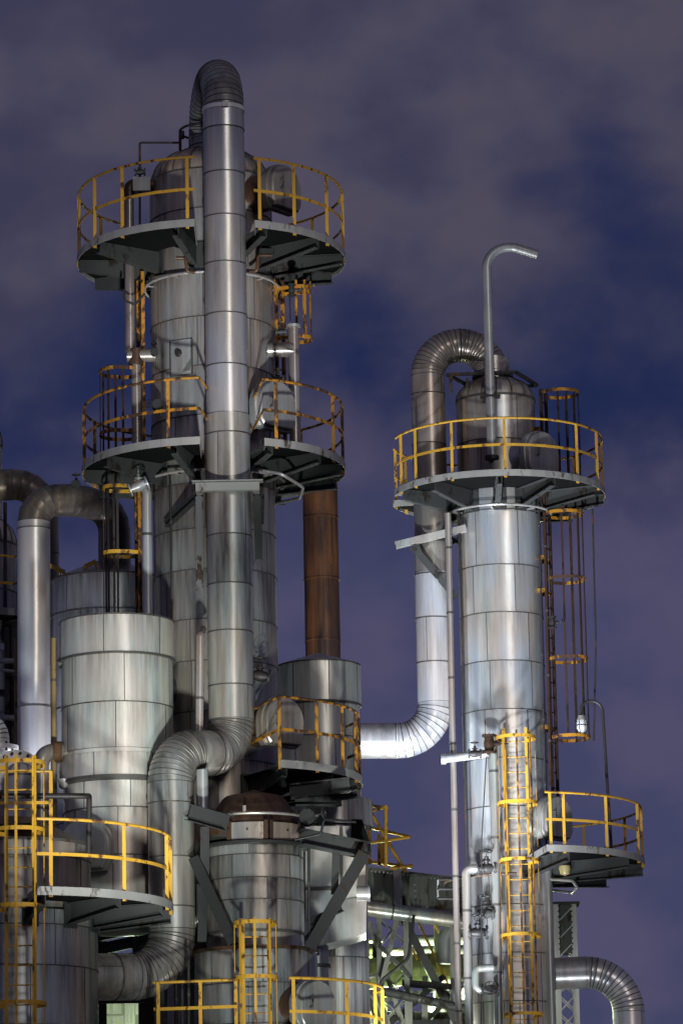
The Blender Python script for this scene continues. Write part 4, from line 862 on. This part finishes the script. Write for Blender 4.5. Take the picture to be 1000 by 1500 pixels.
one('pipe_guard', mb, M['black'], 'black square rail end beside the long thin brown pipe', 'rail')
cp = thing('cladding_pipe', 'greenish insulated pipe running up the lower right flank of the right column', 'pipe', P(800, 1500, 79.4))
for xx, rr, mm in ((804, .10, 'vessel'), (797, .16, 'vessel')): MB().tube([Vector((P(xx, 1400, 79.5).x, 79.5 + (rr > .12) * .4, 0)), Vector((P(xx, 1400, 79.5).x, 79.5 + (rr > .12) * .4, P(xx, 1262, 79.5).z))], rr, 16).build('straight_section', M[mm], cp)

smallpipe('conduit', [P(250, 705, 66.98), P(253, 1000, 66.98)], .018, M['dark'], 'thin conduit strapped down the left face of the tallest column', bands=True)
smallpipe('conduit', [P(788, 720, 79.45), P(800, 1250, 79.45)], .02, M['dark'], 'thin conduit strapped down the right face of the right column', bands=True)
# ================================================================== RIGHT ELBOW PIPE
ep = thing('elbow_pipe', 'silver ribbed elbow pipe bending down at the lower right', 'pipe', P(900, 1500, 80.6))
bigpipe(ep, [P(770, 1428, 80.6), P(918, 1422, 80.6), Vector((P(920, 1500, 80.6).x, 80.6, 0))], .80, 23 * st, M['t2pipe'], M['t2pipe'], 13, 1.4, 32, ridge=.015)

# ================================================================== GIRDER + LATTICE TOWERS (behind)
Yg = 85.0; sg = S(Yg, 1300)
gd = thing('steel_girder', 'riveted grey box girder crossing behind between the duct and the right column', 'girder', P(600, 1320, Yg))
gA, gB = P(520, 1300, Yg - 1.2), P(705, 1315, Yg + 1.6)
zA = P(520, 1303, Yg - 1.2).z; gA.z = zA; gB.z = zA
MB().ibeam(gA, gB, .5, .92, t=.03).build('girder_web', M['girder'], gd)
d = (gB - gA).normalized(); L = (gB - gA).length; nv = Vector((d.y, -d.x, 0))
mb = MB(); x = .1
while x < L:
    for zz in ((.38, -.38) if int(x / .12) % 7 else (.38, .25, .12, 0, -.12, -.25, -.38)):
        q = gA + d * x + nv * (.018 if abs(zz) < .37 else .255) + Vector((0, 0, zz * 1.0)); mb.cyl(q, q + nv * .025, .03, .022, 6)
    x += .12
mb.build('rivets', M['zinc'], gd)
mb = MB()
for x in [i * .55 + .3 for i in range(int(L / .55))]: mb.box(gA + d * x + nv * .12, d * .012, nv * .1, Vector((0, 0, .42)))
mb.build('stiffener', M['girder'], gd)
mb = MB(); q = gA + d * .95 + nv * .3; mb.box(q, d * .10, nv * .02, Vector((0, 0, .46)))
for i in range(9):
    for sgn in (-1, 1): w = q + d * sgn * .07 + nv * .02 + Vector((0, 0, -.42 + i * .1)); mb.cyl(w, w + nv * .015, .016, n=6)
mb.build('splice_plate', M['zinc'], gd)
def tower(label, px, Y, w, ztop, mat, box=None):
    root = thing('lattice_tower', label, 'steel tower', Vector((P(px, 1400, Y).x, Y, 0)), 'lattice towers under the girder')
    cx = P(px, 1400, Y).x; h = w / 2
    for sx in (-1, 1):
        for sy in (-1, 1):
            MB().ibeam((cx + sx * h, Y + sy * h, 0), (cx + sx * h, Y + sy * h, ztop), .11, .11).build('leg', M[mat], root)
    mb = MB(); z = ztop - .05; i = 0
    while z > ztop - 6:
        for sy in (-1, 1):
            mb.beam((cx - h, Y + sy * h, z), (cx + h, Y + sy * h, z - w), .02, .07, (0, 1, 0)); mb.beam((cx + h, Y + sy * h * 1.03, z), (cx - h, Y + sy * h * 1.03, z - w), .02, .07, (0, 1, 0))
            mb.beam((cx + sy * h, Y - h, z), (cx + sy * h, Y + h, z - w), .02, .07, (1, 0, 0))
        z -= w
    mb.build('lacing', M[mat], root)
    if box:
        z0, z1 = box; mb = MB(); mb.box((cx, Y, z1 + .03), Vector((h + .12, 0, 0)), Vector((0, h + .12, 0)), Vector((0, 0, .025))); mb.build('cap_plate', M['dark'], root)
        mb = MB().box((cx, Y, (z0 + z1) / 2), Vector((h + .04, 0, 0)), Vector((0, h + .04, 0)), Vector((0, 0, (z1 - z0) / 2)))
        for sx in (-1, 1):
            zz = z0 + .08
            while zz < z1: q = Vector((cx + sx * (h - .05), Y - h - .04, zz)); mb.cyl(q, q - Vector((0, .02, 0)), .02, n=6, mi=1); zz += .11
        mb.build('boxed_head', [M['brk'], M['black']], root)
    return root
tower('left lattice tower with crossed lacing standing below the riveted girder', 575, 84.6, .55, zA - .46, 'girder')
tower('lattice tower with a boxed riveted head to the right of the right column', 828, 83.5, .36, P(828, 1325, 83.5).z, 'zinc', (P(828, 1398, 83.5).z, P(828, 1327, 83.5).z))
tower('pale lattice tower partly hidden behind the duct at bottom centre', 512, 86.5, .5, P(512, 1350, 86.5).z, 'girder')
tower('lattice tower behind the long thin brown pipe left of the right column', 655, 87.5, .45, P(655, 1345, 87.5).z, 'girder')
smallpipe('gallery_pipe', [P(525, 1329, 83.6), P(700, 1352, 83.9)], .16, M['vessel'], 'thick grey pipe running along below the riveted girder', n=20)
og = thing('green_tinted_pipe', 'fat lagged pipe with green lamplight put into its colour behind the left of the right column', 'pipe', P(600, 1420, 86))
bigpipe(og, [P(480, 1432, 87.0), P(628, 1418, 86.5), P(760, 1424, 87.0)], .5, 22 * S(86), M['green'], M['green'], 4, 1.3, 28, vs=False, lobster=True)
smallpipe('bent_pipe', [P(730, 1360, 86.0), P(651, 1362, 86.0), P(650, 1412, 86.0)], .16, M['zinc'], 'bright elbow pipe dropping onto the green-tinted lagged pipe', .3, 18, bands=False)
smallpipe('gallery_pipe', [P(560, 1395, 88), P(720, 1390, 88)], .10, M['zinc'], 'slim pale pipe behind the truss under the riveted girder', n=12)
smallpipe('gallery_pipe', [P(520, 1462, 84.2), P(560, 1452, 83.8), P(700, 1482, 83.8)], .09, M['brk'], 'dark pipe crossing the truss near the bottom edge', .2, 12)
smallpipe('gallery_pipe', [P(475, 1455, 80), P(548, 1460, 80), P(560, 1500, 80), P(560, 1560, 80)], .15, M['vessel'], 'grey pipe between the bottom platform and the lattice towers', .35, 18)
tr = thing('pipe_truss', 'dark braced steel truss beneath the riveted girder', 'steel frame', P(620, 1500, 85))
for (x0, y0, x1, y1, w, Yq) in ((590, 1345, 680, 1520, .16, 84.6), (560, 1510, 650, 1430, .12, 84.8), (590, 1440, 660, 1446, .14, 84.5), (600, 1500, 700, 1496, .14, 85.0), (555, 1385, 600, 1430, .08, 84.0), (640, 1440, 720, 1540, .12, 85.4)):
    MB().ibeam(P(x0, y0, Yq), P(x1, y1, Yq + .3), w, w, (0, 1, 0)).build('brace', M['dark'], tr)
for (x0, y0, x1, y1, Yq) in ((612, 1350, 655, 1440, 86), (633, 1350, 668, 1405, 86.2), (594, 1370, 622, 1430, 86.3), (655, 1440, 700, 1500, 86.2), (607, 1395, 607, 1440, 86.6)):
    MB().beam(P(x0, y0, Yq), P(x1, y1, Yq), .05, .05, (0, 1, 0)).build('stair_rail', M['yel'], tr)
smallpipe('flexible_hose', [P(606, 1340, 83.2), P(598, 1405, 83.2), P(560, 1435, 83.2), P(548, 1460, 83.2)], .035, M['dark'], 'sagging dark hose hanging from the riveted girder', .3, bands=False, cat='hose')
mb = MB(); mb.tube(pathpts([P(500, 1440, 80.5), P(553, 1428, 80.5), P(556, 1520, 80.5)], .05, 4), .03, 8)
one('handrail_tube', mb, M['zinc'], 'thin grey tube rail in front of the left lattice tower', 'rail')
for i, (px, y0, Yq, w_, mt) in enumerate(((518, 1375, 86.2, .24, 'wall'), (533, 1365, 85.6, .20, 'zinc'), (549, 1370, 86.8, .12, 'brk'), (640, 1440, 88.5, .16, 'wall'), (487, 1400, 85.5, .14, 'brk'))):
    p = P(px, y0, Yq); mb = MB(); mb.ibeam((p.x, Yq, 0), p, w_, w_)
    one('steel_post', mb, M[mt], ['broad cream lit post behind the duct at bottom centre', 'galvanised post standing just right of the broad cream post', 'thin dark post beside the left lattice tower', 'pale post behind the green-tinted lagged pipe', 'dark post below the duct down spout'][i], 'post', 'posts under the riveted girder')
for i, (x0, y0, x1, y1, Yq, r_, mt) in enumerate(((470, 1418, 560, 1412, 86.6, .07, 'zinc'), (590, 1462, 700, 1470, 86, .06, 'zinc'), (560, 1488, 700, 1490, 86.4, .10, 'brk'), (470, 1380, 560, 1378, 88, .05, 'zinc'), (600, 1378, 690, 1376, 88.4, .12, 'zinc'))):
    smallpipe('service_pipe', [P(x0, y0, Yq), P(x1, y1, Yq)], r_, M[mt], ['pale service pipe between the duct and the left lattice tower', 'thin pale service pipe across the dark truss', 'dark service pipe lowest in the truss at the bottom edge', 'thinnest service pipe high behind the broad cream post', 'bright service pipe directly under the riveted girder'][i], n=10, group='service pipes under the riveted girder')
for i, (pa_, pb_, r_, mt) in enumerate((((585, 1330), (545, 1500), .05, 'girder'), ((540, 1350), (590, 1500), .05, 'girder'), ((598, 1340), (598, 1560), .08, 'girder'), ((664, 1340), (664, 1560), .07, 'zinc'), ((622, 1430), (622, 1560), .06, 'girder'), ((540, 1470), (680, 1440), .045, 'zinc'), ((600, 1520), (690, 1430), .05, 'dark'))):
    Yq = 84.1 + i * .35; mb = MB(); mb.ibeam(P(*pa_, Yq), P(*pb_, Yq), r_ * 2, r_ * 2, (0, 1, 0)); one('truss_member', mb, M[mt], ['steep thin brace leaning left below the riveted girder', 'steep thin brace leaning right below the riveted girder', 'upright dark hanger right of the left lattice tower', 'pale upright behind the long thin brown pipe', 'short dark upright under the green-tinted lagged pipe', 'thin pale raking member across the truss', 'dark raking member at the foot of the truss'][i], 'brace', 'braces under the riveted girder')
for i, (px, py, r_) in enumerate(((690, 1450, .35), (640, 1475, .30))):
    q = P(px, py, 88.8); mb = MB(); shell(mb, (q.x, 88.8), 0, q.z, r_, [q.z - .5], 5); dome(mb, (q.x, 88.8), q.z, r_, r_ * .5, 10, 40, .03); one('pressure_vessel', mb, [M['tank'], M['seam']], ['small pale pressure vessel glimpsed left of the right column at the bottom', 'smallest pale pressure vessel behind the truss at the bottom edge'][i], 'vessel')
lt = thing('green_tinted_tank', 'rounded tank with green lamplight put into its colour below the duct', 'tank', Vector((P(515, 1440, 89).x, 89, 0)))  # added for the green-lit patches; the green light is in its colour
mb = MB(); q = P(515, 1405, 89); shell(mb, (q.x, 89), 0, q.z, .75, [q.z - .6, q.z - 1.2], 6); dome(mb, (q.x, 89), q.z, .75, .35, 12, 48, .05); mb.build('shell', [M['green'], M['seam']], lt)
# yellow frame on girder
yfm = thing('stair_railing', 'bright yellow stair railing cage standing on the riveted girder', 'railing', P(560, 1275, 84.5))
for (x0, y0, x1, y1, Ya, Yb) in ((541, 1183, 541, 1266, 84.6, 84.6), (565, 1180, 565, 1270, 83.9, 83.9), (540, 1190, 564, 1182, 84.6, 83.9), (538, 1179, 566, 1184, 85.5, 83.9), (541, 1212, 600, 1226, 85.2, 86.0), (541, 1235, 600, 1226, 84.4, 84.0), (543, 1190, 594, 1278, 84.5, 84.5), (555, 1222, 555, 1268, 85.2, 85.2), (560, 1226, 560, 1268, 85.4, 85.4), (540, 1262, 602, 1270, 85.3, 85.4), (572, 1272, 603, 1268, 84.0, 84.4)):
    MB().tube([P(x0, y0, Ya), P(x1, y1, Yb)], .035, 8).build('rail', M['yel'], yfm)

# ================================================================== LIT BUILDING at bottom
bd = thing('control_building', 'cream building with lit green windows glimpsed under the ribbed pipe', 'building', P(200, 1500, 78))
x0, x1 = P(120, 1480, 78).x, P(300, 1480, 78).x; zt_ = P(200, 1440, 78).z
mb = MB(); mb.box(((x0 + x1) / 2, 80.5, zt_ / 2), Vector(((x1 - x0) / 2, 0, 0)), Vector((0, 2.5, 0)), Vector((0, 0, zt_ / 2))); mb.build('wall', M['wall'], bd)
for (a, c, b_, d_) in ((153, 1464, 176, 1484), (184, 1470, 196, 1500), (200, 1462, 226, 1484), (150, 1490, 180, 1510), (160, 1372, 170, 1378)):
    if c < 1400: continue
    p, q = P(a, c, 77.9), P(b_, d_, 77.9); w = thing
    mb = MB(); ctr = (p + q) / 2; hx, hz = abs(q.x - p.x) / 2, abs(p.z - q.z) / 2
    mb.box((ctr.x, 77.97, ctr.z), Vector((hx, 0, 0)), Vector((0, .02, 0)), Vector((0, 0, hz))); o_ = mb.build('window', M['win'], bd)
    mb = MB()
    for sx in (-1, 0, 1): mb.box((ctr.x + sx * hx, 77.94, ctr.z), Vector((.02, 0, 0)), Vector((0, .02, 0)), Vector((0, 0, hz + .02)))
    for sz in (-1, 1): mb.box((ctr.x, 77.935, ctr.z + sz * hz), Vector((hx, 0, 0)), Vector((0, .018, 0)), Vector((0, 0, .02)))
    mb.build('frame', M['white'], o_)
gt = thing('cable_tray', 'pale steel beams and trays behind the ribbed pipe at lower left', 'steel frame', P(200, 1500, 74))
for (a, c, b_, d_, mm) in ((140, 1392, 215, 1376, 'brk'), (140, 1372, 230, 1352, 'brk'), (140, 1352, 235, 1340, 'dark'), (196, 1340, 200, 1400, 'brk'), (140, 1462, 240, 1460, 'brk')):
    MB().ibeam(P(a, c, 72.5), P(b_, d_, 72.5), .12, .2).build('beam', M[mm], gt)
for xx in (150, 208, 236): MB().ibeam(P(xx, 1350, 73), Vector((P(xx, 1450, 73).x, 73, 0)), .14, .14).build('post', M['brk'], gt)
smallpipe('standing_conduit', [P(258, 1400, 65.7), P(258, 1560, 65.7)], .03, M['dark'], 'dark conduit standing under the ribbed pipe elbow', bands=True)

# ================================================================== WORLD
SUN_EL, SUN_AZ = R_(16), R_(20)
w = bpy.data.worlds.new('World'); SC.world = w; w.use_nodes = True; nt = w.node_tree
bg = nt.nodes['Background']
tc = nd(nt, 'ShaderNodeTexCoord').outputs['Generated']
sep = nd(nt, 'ShaderNodeSeparateXYZ'); nt.links.new(tc, sep.inputs[0]); zz = sep.outputs['Z']
n1 = noise(nt, tc, 14, (1, 1, 1.35), 3, .5, (.35, .1, .72)); n2 = noise(nt, tc, 34, (1, 1, 1.25), 4, .5, (2.1, 3, 1)); n3 = noise(nt, tc, 20, (1, 1, 1.5), 4, .5, (7, 1, 2))
cl_ = math_(nt, 'ADD', math_(nt, 'MULTIPLY', n1, .55), math_(nt, 'MULTIPLY', n2, .45))
# coverage: overcast high, broken in a band about 13 degrees up, hazy lower
cov = nd(nt, 'ShaderNodeValToRGB'); nt.links.new(zz, cov.inputs[0])
els = cov.color_ramp.elements; els[0].position = 0.0; els[0].color = (.28, .28, .28, 1); els[1].position = 1.0; els[1].color = (.30, .30, .30, 1)
for pos, v in ((.17, .26), (.195, .15), (.216, -.02), (.250, -.06), (.285, .08), (.32, .17)):
    e = els.new(pos); vv = max(0, v + .1); e.color = (vv, vv, vv, 1)
f = ramp(nt, math_(nt, 'ADD', cl_, cov.outputs[0]), .42, .72)
blue = (.013, .021, .076); 
hi = mix(nt, ramp(nt, n3, .38, .62), (.044, .044, .088), (.077, .069, .108))
lo = mix(nt, ramp(nt, n3, .38, .62), (.051, .055, .126), (.079, .072, .144))
cloud = mix(nt, ramp(nt, zz, .19, .27), lo, hi)
skyc = mix(nt, f, blue, cloud)
sk_ = nd(nt, 'ShaderNodeTexSky'); sk_.sky_type = 'NISHITA'; sk_.sun_disc = False; sk_.sun_elevation = R_(-4); sk_.sun_rotation = SUN_AZ
ad = mix(nt, .012, skyc, sk_.outputs[0], 'ADD')
nt.links.new(ad, bg.inputs['Color']); bg.inputs['Strength'].default_value = 1.0

# ================================================================== LIGHT
def aim(o, tgt): o.rotation_euler = (Vector(tgt) - o.location).to_track_quat('-Z', 'Y').to_euler()
def lamp(name, kind, loc, tgt, power, col, size=.5, spot=60, blend=.6):
    l = bpy.data.lights.new(name, kind); o = bpy.data.objects.new(name, l); COL.objects.link(o); o.location = loc
    l.energy = power; l.color = col
    if kind == 'AREA': l.shape = 'DISK'; l.size = size
    if kind in ('POINT', 'SPOT'): l.shadow_soft_size = size
    if kind == 'SPOT': l.spot_size = R_(spot); l.spot_blend = blend
    if tgt is not None: aim(o, tgt)
    return o
sl = bpy.data.lights.new('sun', 'SUN'); so = bpy.data.objects.new('sun', sl); COL.objects.link(so)
sl.energy = .35; sl.angle = R_(12); sl.color = (1, .93, .84)
so.rotation_euler = Vector((-math.sin(SUN_AZ) * math.cos(SUN_EL) * 1, math.cos(SUN_AZ) * math.cos(SUN_EL), -math.sin(SUN_EL))).to_track_quat('-Z', 'Y').to_euler()
def LP(px, py, Y, z=None): p = P(px, py, Y); return Vector((p.x, Y, p.z if z is None else z))
lamp('floodlight', 'SPOT', LP(420, 1500, 46, 4), LP(320, 520, 66), 33000, (.98, .98, 1), .5, 14, 1)
lamp('floodlight', 'SPOT', LP(300, 1500, 50, 4), LP(175, 1060, 65), 19000, (.97, 1, .97), .5, 20, 1)
lamp('floodlight', 'SPOT', LP(560, 1500, 60, 4), LP(735, 960, 79), 21000, (.93, .97, 1), .5, 30, 1)
lamp('floodlight', 'SPOT', LP(560, 1500, 74, 8), LP(685, 830, 79.5), 9000, (.84, .89, 1), .4, 62, 1)
lamp('floodlight', 'POINT', LP(570, 1455, 87.6), None, 1100, (.82, 1, .6), .3)
lamp('floodlight', 'POINT', LP(500, 1440, 90.5), None, 1000, (.80, 1, .58), .3)
lamp('floodlight', 'SPOT', LP(605, 1500, 76, 8), LP(700, 1260, 79.5), 3300, (.86, .92, 1), .3, 44, 1)
lamp('floodlight', 'POINT', LP(615, 1530, 81), None, 420, (.95, 1, .88), .3)
lamp('floodlight', 'SPOT', LP(92, 1230, 68.1), LP(52, 1050, 69.4), 1100, (.88, .88, 1), .2, 75, 1)
lamp('floodlight', 'POINT', LP(200, 1480, 76), None, 55, (.80, 1, .6), .2)
lamp('floodlight', 'SPOT', LP(420, 1540, 54, 3), LP(390, 1270, 65), 6000, (.95, 1, .95), .4, 30, 1)
lamp('floodlight', 'SPOT', LP(720, 1540, 57, 4), LP(466, 1010, 69), 6500, (.96, 1, .97), .4, 15, 1)
lamp('floodlight', 'POINT', LP(660, 1530, 87.5), None, 900, (.85, 1, .7), .3)
lamp('floodlight', 'POINT', LP(880, 1560, 76, 6), None, 350, (.92, .95, 1), .4)

vs_ = SC.view_settings; vs_.view_transform = 'Standard'; vs_.look = 'None'; vs_.exposure = 0; vs_.gamma = 1
